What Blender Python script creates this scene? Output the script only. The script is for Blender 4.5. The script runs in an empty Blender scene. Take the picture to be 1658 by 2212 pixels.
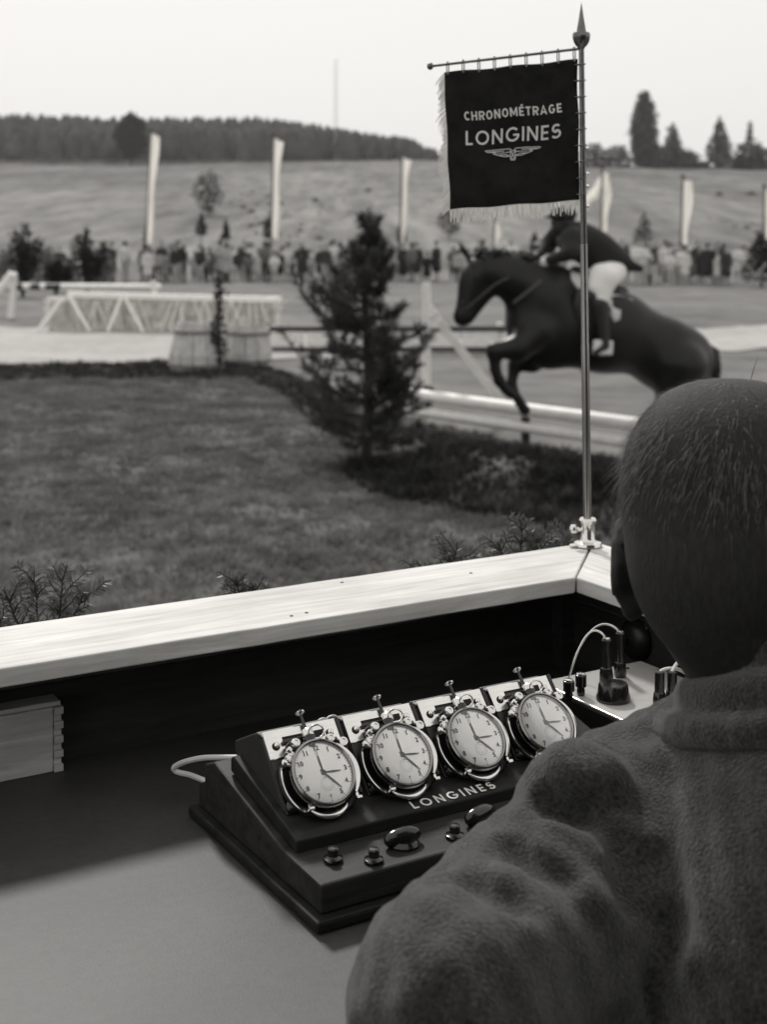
import bpy, math, random
import numpy as np
from mathutils import Vector, Matrix, noise as mnoise

R = math.radians
random.seed(7)
rng = np.random.default_rng(11)
SC = bpy.context.scene
COL = SC.collection

# ------------------------------------------------------------------ camera, sky, sun, exposure
F_PX = 3000.0            # focal length in photo units (photo 1658 x 2212 units)
CAM_H = 2.0
cam = bpy.data.cameras.new("camera")
cam.sensor_fit = 'VERTICAL'
cam.sensor_height = 36.0
cam.lens = F_PX / 2212 * 36.0
cam.shift_y = -(1106 - 505) / 2212
cam.clip_start = 0.05
cam.clip_end = 3000
cam.dof.use_dof = True
cam.dof.focus_distance = 1.50
cam.dof.aperture_fstop = 7.6
cam.dof.aperture_blades = 0
cam_ob = bpy.data.objects.new("camera", cam)
COL.objects.link(cam_ob)
cam_ob.location = (0, 0, CAM_H)
cam_ob.rotation_euler = (R(90), 0, 0)
SC.camera = cam_ob

SUN_EL, SUN_AZ = 42.0, -16.0     # azimuth from +Y, negative = left
sun_dir = Vector((math.sin(R(SUN_AZ)) * math.cos(R(SUN_EL)), math.cos(R(SUN_AZ)) * math.cos(R(SUN_EL)), math.sin(R(SUN_EL))))
world = bpy.data.worlds.new("World")
SC.world = world
world.use_nodes = True
wn = world.node_tree
wn.nodes.clear()
w_out = wn.nodes.new("ShaderNodeOutputWorld")
w_bg = wn.nodes.new("ShaderNodeBackground")
w_sky = wn.nodes.new("ShaderNodeTexSky")
w_sky.sky_type = 'NISHITA'
w_sky.sun_disc = False
w_sky.sun_elevation = R(SUN_EL)
w_sky.sun_rotation = R(SUN_AZ)
w_sky.air_density = 4.0
w_sky.dust_density = 1.0
w_sky.ozone_density = 1.0
# monochrome film: one grey value from the three channels
w_bw = wn.nodes.new("ShaderNodeVectorMath")
w_bw.operation = 'DOT_PRODUCT'
w_bw.inputs[1].default_value = (.28, .52, .20)
w_mul = wn.nodes.new("ShaderNodeMix")
w_mul.data_type = 'RGBA'
w_mul.blend_type = 'MULTIPLY'
w_mul.inputs[0].default_value = 1.0
w_mul.inputs[7].default_value = (1.0, 0.985, 0.955, 1)
wn.links.new(w_sky.outputs[0], w_bw.inputs[0])
w_veil = wn.nodes.new("ShaderNodeMath")      # even veil of thin high cloud in front of the clear sky
w_veil.operation = 'MULTIPLY_ADD'
w_veil.inputs[1].default_value = .10
w_veil.inputs[2].default_value = 2.65
wn.links.new(w_bw.outputs["Value"], w_veil.inputs[0])
wn.links.new(w_veil.outputs[0], w_mul.inputs[6])
wn.links.new(w_mul.outputs[2], w_bg.inputs[0])
w_bg.inputs[1].default_value = 0.15
wn.links.new(w_bg.outputs[0], w_out.inputs[0])

sun = bpy.data.lights.new("sun", 'SUN')
sun.energy = 1.5
sun.angle = R(7)
sun.color = (1.0, 0.975, 0.94)
sun_ob = bpy.data.objects.new("sun", sun)
COL.objects.link(sun_ob)
sun_ob.rotation_euler = sun_dir.to_track_quat('Z', 'Y').to_euler()
sun_ob.location = (-20, 60, 60)

SC.view_settings.view_transform = 'Standard'
SC.view_settings.look = 'None'
SC.view_settings.gamma = 1.0
SC.view_settings.use_curve_mapping = False
SC.view_settings.exposure = 0.88
SC.render.engine = 'CYCLES'
SC.cycles.use_denoising = True
SC.cycles.max_bounces = 8
SC.cycles.transparent_max_bounces = 16
SC.cycles.caustics_reflective = False
SC.cycles.caustics_refractive = False

# ------------------------------------------------------------------ coordinates
def P(px, py, Y):
    """photo unit coordinates at distance Y -> world"""
    return Vector(((px - 829) / F_PX * Y, Y, CAM_H - (py - 505) / F_PX * Y))

def PZ(px, py, z):
    return P(px, py, (CAM_H - z) * F_PX / (py - 505))

TH = math.atan2(.509, .861)
CU, SU = math.cos(TH), math.sin(TH)
def B(u, v, z):
    return Vector((u * CU - v * SU, u * SU + v * CU, z))
def toB(p):
    return Vector((p.x * CU + p.y * SU, -p.x * SU + p.y * CU, p.z))
def UV(px, py, z):
    return toB(PZ(px, py, z))

# ------------------------------------------------------------------ materials (neutral, faintly warm: a monochrome world)
def grey(v):
    return (v, v * .985, v * .952, 1)

def M(name, v, rough=.6, metal=0.0, ns=0.0, na=0.0, stretch=(1, 1, 1), bump=0.0, bs=None, sheen=0.0, spec=.5, coat=0.0, detail=5, trans=0.0, na2=0.0, ns2=1.0):
    m = bpy.data.materials.new(name)
    m.use_nodes = True
    nt = m.node_tree
    b = nt.nodes["Principled BSDF"]
    b.inputs["Base Color"].default_value = grey(v)
    b.inputs["Roughness"].default_value = rough
    b.inputs["Metallic"].default_value = metal
    b.inputs["Specular IOR Level"].default_value = spec
    if sheen:
        b.inputs["Sheen Weight"].default_value = sheen
        b.inputs["Sheen Roughness"].default_value = .45
    if coat:
        b.inputs["Coat Weight"].default_value = coat
        b.inputs["Coat Roughness"].default_value = .08
    if ns or bump:
        tc = nt.nodes.new("ShaderNodeTexCoord")
        mp = nt.nodes.new("ShaderNodeMapping")
        mp.inputs["Scale"].default_value = stretch
        nt.links.new(tc.outputs["Object"], mp.inputs[0])
        nz = nt.nodes.new("ShaderNodeTexNoise")
        nz.inputs["Scale"].default_value = ns or bs
        nz.inputs["Detail"].default_value = detail
        nz.inputs["Roughness"].default_value = .62
        nt.links.new(mp.outputs[0], nz.inputs["Vector"])
        if na:
            cr = nt.nodes.new("ShaderNodeValToRGB")
            cr.color_ramp.elements[0].position = .3
            cr.color_ramp.elements[1].position = .7
            cr.color_ramp.elements[0].color = grey(v * (1 - na))
            cr.color_ramp.elements[1].color = grey(min(1, v * (1 + na)))
            nt.links.new(nz.outputs["Fac"], cr.inputs[0])
            colout = cr.outputs[0]
            if na2:
                nz2 = nt.nodes.new("ShaderNodeTexNoise")
                nz2.inputs["Scale"].default_value = ns2
                nz2.inputs["Detail"].default_value = 3
                nt.links.new(mp.outputs[0], nz2.inputs["Vector"])
                mr = nt.nodes.new("ShaderNodeMapRange")
                mr.inputs[1].default_value = .3
                mr.inputs[2].default_value = .7
                mr.inputs[3].default_value = 1 - na2
                mr.inputs[4].default_value = 1 + na2
                nt.links.new(nz2.outputs["Fac"], mr.inputs[0])
                mx = nt.nodes.new("ShaderNodeVectorMath")
                mx.operation = 'SCALE'
                nt.links.new(colout, mx.inputs[0])
                nt.links.new(mr.outputs[0], mx.inputs["Scale"])
                colout = mx.outputs[0]
            nt.links.new(colout, b.inputs["Base Color"])
        if bump:
            src = nz
            if bs and bs != ns:
                src = nt.nodes.new("ShaderNodeTexNoise")
                src.inputs["Scale"].default_value = bs
                src.inputs["Detail"].default_value = 4
                nt.links.new(mp.outputs[0], src.inputs["Vector"])
            bp = nt.nodes.new("ShaderNodeBump")
            bp.inputs["Strength"].default_value = bump
            bp.inputs["Distance"].default_value = .01
            nt.links.new(src.outputs["Fac"], bp.inputs["Height"])
            nt.links.new(bp.outputs[0], b.inputs["Normal"])
    if trans:
        out = nt.nodes["Material Output"]
        tr = nt.nodes.new("ShaderNodeBsdfTranslucent")
        tr.inputs[0].default_value = grey(v * 1.1)
        ms = nt.nodes.new("ShaderNodeMixShader")
        ms.inputs[0].default_value = trans
        nt.links.new(b.outputs[0], ms.inputs[1])
        nt.links.new(tr.outputs[0], ms.inputs[2])
        nt.links.new(ms.outputs[0], out.inputs[0])
    return m

def wood_mat(name, v, axis='X', grain=.25, rough=.65, spec=.4, knots=True, bump=.25):
    """timber with the grain running along one object axis"""
    m = bpy.data.materials.new(name)
    m.use_nodes = True
    nt = m.node_tree
    b = nt.nodes["Principled BSDF"]
    b.inputs["Roughness"].default_value = rough
    b.inputs["Specular IOR Level"].default_value = spec
    tc = nt.nodes.new("ShaderNodeTexCoord")
    mp = nt.nodes.new("ShaderNodeMapping")
    s = {'X': (1.2, 16, 16), 'Y': (16, 1.2, 16), 'Z': (16, 16, 1.2)}[axis]
    mp.inputs["Scale"].default_value = s
    nt.links.new(tc.outputs["Object"], mp.inputs[0])
    n1 = nt.nodes.new("ShaderNodeTexNoise")
    n1.inputs["Scale"].default_value = 4.0
    n1.inputs["Detail"].default_value = 8
    n1.inputs["Roughness"].default_value = .65
    n1.inputs["Distortion"].default_value = .6
    nt.links.new(mp.outputs[0], n1.inputs["Vector"])
    n2 = nt.nodes.new("ShaderNodeTexNoise")
    n2.inputs["Scale"].default_value = 6.0
    n2.inputs["Detail"].default_value = 4
    nt.links.new(tc.outputs["Object"], n2.inputs["Vector"])
    cr = nt.nodes.new("ShaderNodeValToRGB")
    cr.color_ramp.elements[0].position = .32
    cr.color_ramp.elements[1].position = .66
    cr.color_ramp.elements[0].color = grey(v * (1 - grain))
    cr.color_ramp.elements[1].color = grey(v * (1 + grain * .45))
    nt.links.new(n1.outputs["Fac"], cr.inputs[0])
    mr = nt.nodes.new("ShaderNodeMapRange")
    mr.inputs[1].default_value = .3
    mr.inputs[2].default_value = .7
    mr.inputs[3].default_value = .82
    mr.inputs[4].default_value = 1.1
    nt.links.new(n2.outputs["Fac"], mr.inputs[0])
    mx = nt.nodes.new("ShaderNodeVectorMath")
    mx.operation = 'SCALE'
    nt.links.new(cr.outputs[0], mx.inputs[0])
    nt.links.new(mr.outputs[0], mx.inputs["Scale"])
    col = mx.outputs[0]
    if knots:
        vo = nt.nodes.new("ShaderNodeTexVoronoi")
        mp2 = nt.nodes.new("ShaderNodeMapping")
        mp2.inputs["Scale"].default_value = {'X': (3.2, 9, 9), 'Y': (9, 3.2, 9), 'Z': (9, 9, 3.2)}[axis]
        nt.links.new(tc.outputs["Object"], mp2.inputs[0])
        nt.links.new(mp2.outputs[0], vo.inputs["Vector"])
        vo.inputs["Scale"].default_value = 1.0
        k = nt.nodes.new("ShaderNodeMapRange")
        k.inputs[1].default_value = .03
        k.inputs[2].default_value = .10
        k.inputs[3].default_value = .35
        k.inputs[4].default_value = 1.0
        nt.links.new(vo.outputs["Distance"], k.inputs[0])
        mk = nt.nodes.new("ShaderNodeVectorMath")
        mk.operation = 'SCALE'
        nt.links.new(col, mk.inputs[0])
        nt.links.new(k.outputs[0], mk.inputs["Scale"])
        col = mk.outputs[0]
    nt.links.new(col, b.inputs["Base Color"])
    bp = nt.nodes.new("ShaderNodeBump")
    bp.inputs["Strength"].default_value = bump
    bp.inputs["Distance"].default_value = .004
    nt.links.new(n1.outputs["Fac"], bp.inputs["Height"])
    nt.links.new(bp.outputs[0], b.inputs["Normal"])
    return m

def glass_mat(name):
    """thin watch crystal: lets light through and mirrors a little of the sky"""
    m = bpy.data.materials.new(name)
    m.use_nodes = True
    nt = m.node_tree
    nt.nodes.remove(nt.nodes["Principled BSDF"])
    out = nt.nodes["Material Output"]
    t = nt.nodes.new("ShaderNodeBsdfTransparent")
    g = nt.nodes.new("ShaderNodeBsdfGlossy")
    g.inputs["Roughness"].default_value = .03
    f = nt.nodes.new("ShaderNodeFresnel")
    f.inputs[0].default_value = 1.5
    ms = nt.nodes.new("ShaderNodeMixShader")
    nt.links.new(f.outputs[0], ms.inputs[0])
    nt.links.new(t.outputs[0], ms.inputs[1])
    nt.links.new(g.outputs[0], ms.inputs[2])
    nt.links.new(ms.outputs[0], out.inputs[0])
    return m

MT = dict(
    rail=wood_mat("rail_timber", .62, 'X', .26, rough=.7, spec=.2),
    rail_y=wood_mat("rail_timber_right", .62, 'Y', .26, rough=.7, spec=.2),
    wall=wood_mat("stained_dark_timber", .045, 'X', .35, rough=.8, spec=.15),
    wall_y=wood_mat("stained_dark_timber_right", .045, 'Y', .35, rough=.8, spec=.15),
    case_wood=wood_mat("pale_case_timber", .55, 'X', .3, rough=.6),
    table=M("dark_linoleum", .044, .5, ns=130, na=.16, bump=.04, bs=420, spec=.25, na2=.30, ns2=3.2),
    floor=wood_mat("floor_timber", .12, 'X', .3),
    console=wood_mat("varnished_walnut", .034, 'X', .6, rough=.5, spec=.15, knots=False, bump=.08),
    console_dark=wood_mat("dark_varnished_walnut", .022, 'X', .5, rough=.5, spec=.15, knots=False, bump=.08),
    block=M("black_crackle_enamel", .012, .35, bump=.06, bs=500),
    block_pale=M("grey_enamel", .035, .4, ns=60, na=.15, bump=.04, bs=400),
    chrome=M("chrome", .78, .12, 1.0, ns=30, na=.06),
    chrome_dull=M("brushed_nickel", .86, .20, 1.0, ns=60, na=.08, stretch=(1, 12, 1)),
    case_silver=M("dark_reflection_silver", .30, .16, 1.0, ns=40, na=.15),  # silver darkened in its base colour to stand for the dark wall it mirrors
    black=M("black_bakelite", .010, .18, coat=.3),
    hole=M("dark_recess", .008, .8),
    dial=M("silvered_dial", .95, .30, .78, ns=90, na=.03),
    ink=M("black_ink", .012, .5),
    ink_soft=M("grey_ink", .10, .5),
    glass=glass_mat("watch_crystal"),
    cable=M("white_rubber_cable", .62, .45),
    panel=M("metal_panel_sky_tone", .54, .25, ns=70, na=.05, coat=.6),  # metal top; its sky reflection is put into the pale base colour
    steel=M("polished_pole_steel", .34, .16, 1.0, ns=40, na=.15),
    brass=M("old_brass", .16, .28, 1.0, ns=60, na=.25),
    banner=M("dark_velvet", .015, .9, ns=35, na=.4, sheen=.06, spec=.1, bump=.05, bs=900),
    thread=M("white_embroidery", .74, .8, bump=.3, bs=1500),
    fringe=M("pale_fringe_thread", .60, .85, trans=.35),
    wool=M("dark_wool", .040, .95, ns=300, na=.8, sheen=.30, spec=.08, bump=.6, bs=480, na2=.28, ns2=38),
    wool_col=M("dark_wool_collar", .028, .95, ns=230, na=.5, sheen=.14, spec=.08, bump=.3, bs=520),
    trousers=M("dark_trouser_cloth", .03, .95, ns=200, na=.3),
    skin=M("tanned_skin", .018, .6, ns=60, na=.15, bump=.06, bs=300),
    scalp=M("cropped_dark_hair_scalp", .016, .85, ns=260, na=.5, stretch=(1, 1, .3), bump=.2, bs=400),
    hair=M("rim_light_hair", .34, .8, spec=.1),  # pale tone puts the backlit rim into the loose strands on top
    hair_dark=M("dark_hair_strand", .085, .8, ns=160, na=.7, spec=.1),
    shirt=M("white_shirt", .7, .8),
    ground=M("mown_arena_turf", .16, .95, ns=1.1, na=.30, spec=.1, na2=.22, ns2=.22, bump=.4, bs=9),
    rough=M("rough_turf_soil", .095, .95, ns=3.5, na=.4, spec=.1, na2=.35, ns2=.7, bump=.8, bs=14),
    sand=M("raked_sand", .38, .95, ns=3, na=.13, spec=.1, na2=.10, ns2=.5, bump=.3, bs=18),
    hill=M("hay_meadow", .18, .95, ns=.5, na=.45, spec=.05, na2=.28, ns2=.07, stretch=(1, .16, 1)),
    pasture=M("upper_pasture", .14, .95, ns=.5, na=.5, spec=.05, na2=.3, ns2=.07, stretch=(1, .16, 1)),
    blade=M("grass_blade", .15, .7, ns=3.0, na=.7, trans=.35, spec=.3, na2=.5, ns2=1.3),
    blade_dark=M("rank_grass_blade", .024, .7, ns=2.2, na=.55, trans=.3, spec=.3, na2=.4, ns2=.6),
    needle=M("pine_needle", .065, .6, ns=6, na=.5, trans=.25, spec=.3),
    needle_fir=M("fir_needle", .10, .5, ns=30, na=.4, trans=.25),
    bark=M("pine_bark", .03, .9, ns=14, na=.5, bump=.8, bs=25),
    leaf_far=M("far_tree_leaf", .10, .8, ns=.9, na=.45, trans=.15, spec=.1),
    leaf_dark=M("dark_conifer_leaf", .022, .8, ns=.9, na=.4, trans=.12, spec=.1),
    leaf_hill=M("meadow_bush_leaf", .05, .8, ns=.9, na=.35, trans=.2, spec=.1),
    leaf_pale=M("pale_bush_leaf", .16, .8, ns=1.5, na=.4, trans=.25, spec=.1),
    forest=M("far_forest_leaf", .085, .9, ns=.12, na=.4, trans=.1, spec=.05),
    white=M("weathered_white_paint", .86, .55, ns=9, na=.10, bump=.15, bs=30),
    whitecloth=M("white_cotton", .90, .85, trans=.6, ns=4, na=.06),
    darkpaint=M("dark_paint", .025, .5),
    stave=wood_mat("weathered_stave", .6, 'Z', .4, rough=.8, spec=.2),
    tubrim=M("grey_tub_band", .16, .7, ns=20, na=.3),
    soil=M("dark_soil", .03, .95, ns=20, na=.4, bump=.8, bs=30),
    brush=M("dry_brushwood", .78, .85, ns=6, na=.45, trans=.35),
    horse=M("dark_bay_coat", .009, .42, ns=5, na=.45, spec=.32, sheen=.01, bump=.05, bs=120),
    mane=M("black_mane", .008, .5),
    leather=M("black_leather", .011, .4),
    tack=M("brown_tack", .05, .45),
    saddlecloth=M("white_saddle_cloth", .70, .85),
    riding=M("dark_riding_coat", .010, .85, sheen=.03),
    breeches=M("white_breeches", .85, .8, ns=7, na=.04),
    mastm=M("grey_mast_paint", .5, .6),
    c0=M("crowd_white_cloth", .62, .85), c1=M("crowd_pale_cloth", .34, .85), c2=M("crowd_grey_cloth", .12, .85),
    c3=M("crowd_dark_cloth", .030, .85), c4=M("crowd_black_cloth", .014, .85), cskin=M("crowd_skin", .42, .6), chair=M("crowd_hair", .03, .6),
)

# ------------------------------------------------------------------ object helpers
def link(name, me, parent=None):
    o = bpy.data.objects.new(name, me)
    COL.objects.link(o)
    if parent is not None:
        o.parent = parent
    return o

def tag(o, label=None, cat=None, group=None, kind=None):
    if label: o['label'] = label
    if cat: o['category'] = cat
    if group: o['group'] = group
    if kind: o['kind'] = kind
    return o

def E(name, loc, label, cat, group=None, rz=0.0, rot=None):
    o = bpy.data.objects.new(name, None)
    COL.objects.link(o)
    o.empty_display_size = .1
    o.location = loc
    o.rotation_euler = rot if rot else (0, 0, rz)
    return tag(o, label, cat, group)

def copy_tree(o, parent=None):
    c = o.copy()
    COL.objects.link(c)
    if parent is not None:
        c.parent = parent
    for ch in list(o.children):
        copy_tree(ch, c)
    return c

class MB:
    def __init__(s):
        s.v, s.f = [], []
    def add(s, vs, fs, mat=None):
        n = len(s.v)
        for p in vs:
            p = Vector(p)
            s.v.append(tuple(mat @ p) if mat is not None else tuple(p))
        s.f += [tuple(i + n for i in f) for f in fs]
        return s
    def box(s, lo, hi, mat=None):
        x0, y0, z0 = lo; x1, y1, z1 = hi
        return s.add([(x0, y0, z0), (x1, y0, z0), (x1, y1, z0), (x0, y1, z0), (x0, y0, z1), (x1, y0, z1), (x1, y1, z1), (x0, y1, z1)],
                     [(0, 3, 2, 1), (4, 5, 6, 7), (0, 1, 5, 4), (1, 2, 6, 5), (2, 3, 7, 6), (3, 0, 4, 7)], mat)
    def beam(s, a, b, w, h, up=(0, 0, 1)):
        a, b = Vector(a), Vector(b)
        d = (b - a).normalized()
        up = Vector(up)
        side = d.cross(up)
        if side.length < 1e-4: side = d.cross(Vector((1, 0, 0)))
        side.normalize()
        u2 = side.cross(d)
        vs = []
        for p in (a, b):
            for sx, sz in ((-1, -1), (1, -1), (1, 1), (-1, 1)):
                vs.append(p + side * (sx * w / 2) + u2 * (sz * h / 2))
        return s.add(vs, [(3, 2, 1, 0), (4, 5, 6, 7), (0, 1, 5, 4), (1, 2, 6, 5), (2, 3, 7, 6), (3, 0, 4, 7)])
    def tube(s, pts, rad, n=8, caps=True, closed=False):
        pts = [Vector(p) for p in pts]
        if not hasattr(rad, '__len__'): rad = [rad] * len(pts)
        m = len(pts)
        vs, fs = [], []
        prev = None
        for i, p in enumerate(pts):
            if closed:
                d = pts[(i + 1) % m] - pts[i - 1]
            else:
                d = pts[min(i + 1, m - 1)] - pts[max(i - 1, 0)]
            d.normalize()
            if prev is None:
                a = Vector((0, 0, 1)) if abs(d.z) < .9 else Vector((1, 0, 0))
                x = d.cross(a).normalized()
            else:
                x = (prev - d * prev.dot(d)).normalized()
            prev = x
            y = d.cross(x)
            for k in range(n):
                t = 2 * math.pi * k / n
                vs.append(p + (x * math.cos(t) + y * math.sin(t)) * rad[i])
        rr = m if closed else m - 1
        for i in range(rr):
            j = (i + 1) % m
            for k in range(n):
                k2 = (k + 1) % n
                fs.append((i * n + k, i * n + k2, j * n + k2, j * n + k))
        if caps and not closed:
            fs.append(tuple(reversed(range(n))))
            fs.append(tuple((m - 1) * n + k for k in range(n)))
        return s.add(vs, fs)
    def lathe(s, prof, n=24, mat=None, caps=True):
        vs, fs = [], []
        for r, z in prof:
            for k in range(n):
                t = 2 * math.pi * k / n
                vs.append((r * math.cos(t), r * math.sin(t), z))
        for i in range(len(prof) - 1):
            for k in range(n):
                k2 = (k + 1) % n
                fs.append((i * n + k, i * n + k2, (i + 1) * n + k2, (i + 1) * n + k))
        if caps:
            if prof[0][0] > 1e-6: fs.append(tuple(reversed(range(n))))
            if prof[-1][0] > 1e-6: fs.append(tuple((len(prof) - 1) * n + k for k in range(n)))
        return s.add(vs, fs, mat)
    def prism(s, poly, a, b, axis='x', mat=None):
        """extrude a 2-D polygon: axis x -> poly is (y,z); axis z -> poly is (x,y); axis y -> (x,z)"""
        def mk(q, t):
            return {'x': (t, q[0], q[1]), 'z': (q[0], q[1], t), 'y': (q[0], t, q[1])}[axis]
        n = len(poly)
        vs = [mk(q, a) for q in poly] + [mk(q, b) for q in poly]
        fs = [tuple(reversed(range(n))), tuple(range(n, 2 * n))]
        for i in range(n):
            j = (i + 1) % n
            fs.append((i, j, j + n, i + n))
        return s.add(vs, fs, mat)
    def build(s, name, mat, parent=None, smooth=False, bevel=0.0, kind=None, fix=True):
        me = bpy.data.meshes.new(name)
        me.from_pydata(s.v, [], s.f)
        me.update()
        if fix:
            import bmesh
            bm = bmesh.new(); bm.from_mesh(me)
            bmesh.ops.recalc_face_normals(bm, faces=bm.faces)
            bm.to_mesh(me); bm.free()
        me.materials.append(mat)
        if smooth:
            me.polygons.foreach_set("use_smooth", [True] * len(me.polygons))
            try:
                me.set_sharp_from_angle(angle=R(38))
            except Exception:
                pass
        o = link(name, me, parent)
        if bevel:
            bv = o.modifiers.new("bevel", 'BEVEL')
            bv.width = bevel; bv.segments = 2; bv.limit_method = 'ANGLE'; bv.angle_limit = R(40)
        if kind: o['kind'] = kind
        return o

def fast_mesh(name, V, F, mat, parent=None, smooth=False, kind=None):
    V = np.asarray(V, dtype=np.float32).reshape(-1, 3)
    F = np.asarray(F, dtype=np.int32)
    me = bpy.data.meshes.new(name)
    me.vertices.add(len(V)); me.vertices.foreach_set("co", V.ravel())
    k = F.shape[1]
    me.loops.add(F.size); me.loops.foreach_set("vertex_index", F.ravel())
    me.polygons.add(len(F)); me.polygons.foreach_set("loop_start", np.arange(0, F.size, k, dtype=np.int32))
    me.update(calc_edges=True)
    me.validate()
    me.materials.append(mat)
    if smooth: me.polygons.foreach_set("use_smooth", [True] * len(me.polygons))
    o = link(name, me, parent)
    if kind: o['kind'] = kind
    return o

# ---- signed distance bodies -> one continuous mesh (surface nets)
class SDF:
    def __init__(s, lo, hi, h):
        s.lo, s.h = np.array(lo, float), h
        s.n = np.ceil((np.array(hi, float) - s.lo) / h).astype(int) + 1
        s.phi = np.full(tuple(s.n), .5, dtype=np.float32)
    def _reg(s, lo, hi):
        a = np.clip(np.floor((np.array(lo) - s.lo) / s.h).astype(int), 0, s.n)
        b = np.clip(np.ceil((np.array(hi) - s.lo) / s.h).astype(int) + 1, 0, s.n)
        if (b <= a).any(): return None
        g = np.meshgrid(*[s.lo[i] + s.h * np.arange(a[i], b[i]) for i in range(3)], indexing='ij')
        return (slice(a[0], b[0]), slice(a[1], b[1]), slice(a[2], b[2])), g
    def _mix(s, sl, d, k, cut=False):
        p = s.phi[sl]
        if cut:
            d = -d
            hh = np.maximum(k - np.abs(p - d), 0) / k
            s.phi[sl] = np.maximum(p, d) + hh * hh * k * .25
        else:
            hh = np.maximum(k - np.abs(p - d), 0) / k
            s.phi[sl] = np.minimum(p, d) - hh * hh * k * .25
    def cap(s, a, b, ra, rb=None, k=.02, cut=False):
        rb = ra if rb is None else rb
        a, b = np.array(a, float), np.array(b, float)
        m = max(ra, rb) + k * 1.5 + 2 * s.h
        q = s._reg(np.minimum(a, b) - m, np.maximum(a, b) + m)
        if q is None: return s
        sl, (X, Y, Z) = q
        ab = b - a; L = max(ab @ ab, 1e-9)
        t = np.clip(((X - a[0]) * ab[0] + (Y - a[1]) * ab[1] + (Z - a[2]) * ab[2]) / L, 0, 1)
        d = np.sqrt((X - a[0] - t * ab[0]) ** 2 + (Y - a[1] - t * ab[1]) ** 2 + (Z - a[2] - t * ab[2]) ** 2) - (ra + (rb - ra) * t)
        s._mix(sl, d, k, cut)
        return s
    def chain(s, pts, rads, k=.02):
        for i in range(len(pts) - 1):
            s.cap(pts[i], pts[i + 1], rads[i], rads[i + 1], k)
        return s
    def ell(s, c, r, rot=None, k=.02, cut=False):
        c = np.array(c, float); r = np.array(r, float)
        m = max(r) + k * 1.5 + 2 * s.h
        q = s._reg(c - m, c + m)
        if q is None: return s
        sl, (X, Y, Z) = q
        X = X - c[0]; Y = Y - c[1]; Z = Z - c[2]
        if rot is not None:
            A = np.array(rot.to_3x3().transposed() if hasattr(rot, 'to_3x3') else rot)
            X, Y, Z = A[0][0] * X + A[0][1] * Y + A[0][2] * Z, A[1][0] * X + A[1][1] * Y + A[1][2] * Z, A[2][0] * X + A[2][1] * Y + A[2][2] * Z
        k0 = np.sqrt((X / r[0]) ** 2 + (Y / r[1]) ** 2 + (Z / r[2]) ** 2)
        k1 = np.sqrt((X / r[0] ** 2) ** 2 + (Y / r[1] ** 2) ** 2 + (Z / r[2] ** 2) ** 2) + 1e-9
        s._mix(sl, k0 * (k0 - 1) / k1, k, cut)
        return s
    def grid(s):
        return np.meshgrid(*[s.lo[i] + s.h * np.arange(s.n[i]) for i in range(3)], indexing='ij')
    def mesh(s, smooth=2):
        p = s.phi
        p[0] = p[-1] = .5; p[:, 0] = p[:, -1] = .5; p[:, :, 0] = p[:, :, -1] = .5
        ins = p < 0
        nx, ny, nz = p.shape
        cs = np.zeros((nx - 1, ny - 1, nz - 1), np.int8)
        for i in (0, 1):
            for j in (0, 1):
                for k in (0, 1):
                    cs += ins[i:nx - 1 + i, j:ny - 1 + j, k:nz - 1 + k]
        act = (cs > 0) & (cs < 8)
        idx = np.full(act.shape, -1, np.int64)
        ijk = np.argwhere(act)
        idx[act] = np.arange(len(ijk))
        acc = np.zeros((len(ijk), 3)); cnt = np.zeros(len(ijk))
        I, J, K = ijk.T
        for ax in range(3):
            o1, o2 = [a for a in range(3) if a != ax]
            for d1 in (0, 1):
                for d2 in (0, 1):
                    off = [0, 0, 0]; off[o1] = d1; off[o2] = d2
                    a = p[I + off[0], J + off[1], K + off[2]]
                    off2 = list(off); off2[ax] += 1
                    b = p[I + off2[0], J + off2[1], K + off2[2]]
                    cr = (a < 0) != (b < 0)
                    t = np.where(cr, a / np.where(cr, a - b, 1), 0)
                    q = np.stack([np.full(len(I), float(off[c])) for c in range(3)], 1)
                    q[:, ax] += t
                    acc[cr] += q[cr]; cnt[cr] += 1
        V = s.lo + s.h * (ijk + acc / np.maximum(cnt, 1)[:, None])
        quads = []
        for ax in range(3):
            o1, o2 = [(1, 2), (2, 0), (0, 1)][ax]
            sl_a = [slice(None)] * 3; sl_b = [slice(None)] * 3
            sl_a[ax] = slice(0, -1); sl_b[ax] = slice(1, None)
            c = ins[tuple(sl_a)] != ins[tuple(sl_b)]
            e = np.argwhere(c)
            ok = (e[:, o1] > 0) & (e[:, o2] > 0) & (e[:, o1] < p.shape[o1] - 1) & (e[:, o2] < p.shape[o2] - 1)
            e = e[ok]
            def cell(a, b):
                f = e.copy(); f[:, o1] -= a; f[:, o2] -= b
                return idx[f[:, 0], f[:, 1], f[:, 2]]
            q = np.stack([cell(1, 1), cell(0, 1), cell(0, 0), cell(1, 0)], 1)
            fl = ~ins[e[:, 0], e[:, 1], e[:, 2]]
            q[fl] = q[fl][:, ::-1]
            quads.append(q)
        Q = np.concatenate(quads)
        Q = Q[(Q >= 0).all(1)]
        for _ in range(smooth):
            nb = np.zeros_like(V); c = np.zeros(len(V))
            for a in range(4):
                b = (a + 1) % 4
                np.add.at(nb, Q[:, a], V[Q[:, b]]); np.add.at(nb, Q[:, b], V[Q[:, a]])
                np.add.at(c, Q[:, a], 1); np.add.at(c, Q[:, b], 1)
            V = V * .5 + .5 * nb / np.maximum(c, 1)[:, None]
        return V, Q
    def build(s, name, mat, parent=None, smooth=2):
        V, Q = s.mesh(smooth)
        return fast_mesh(name, V, Q, mat, parent, smooth=True)

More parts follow.
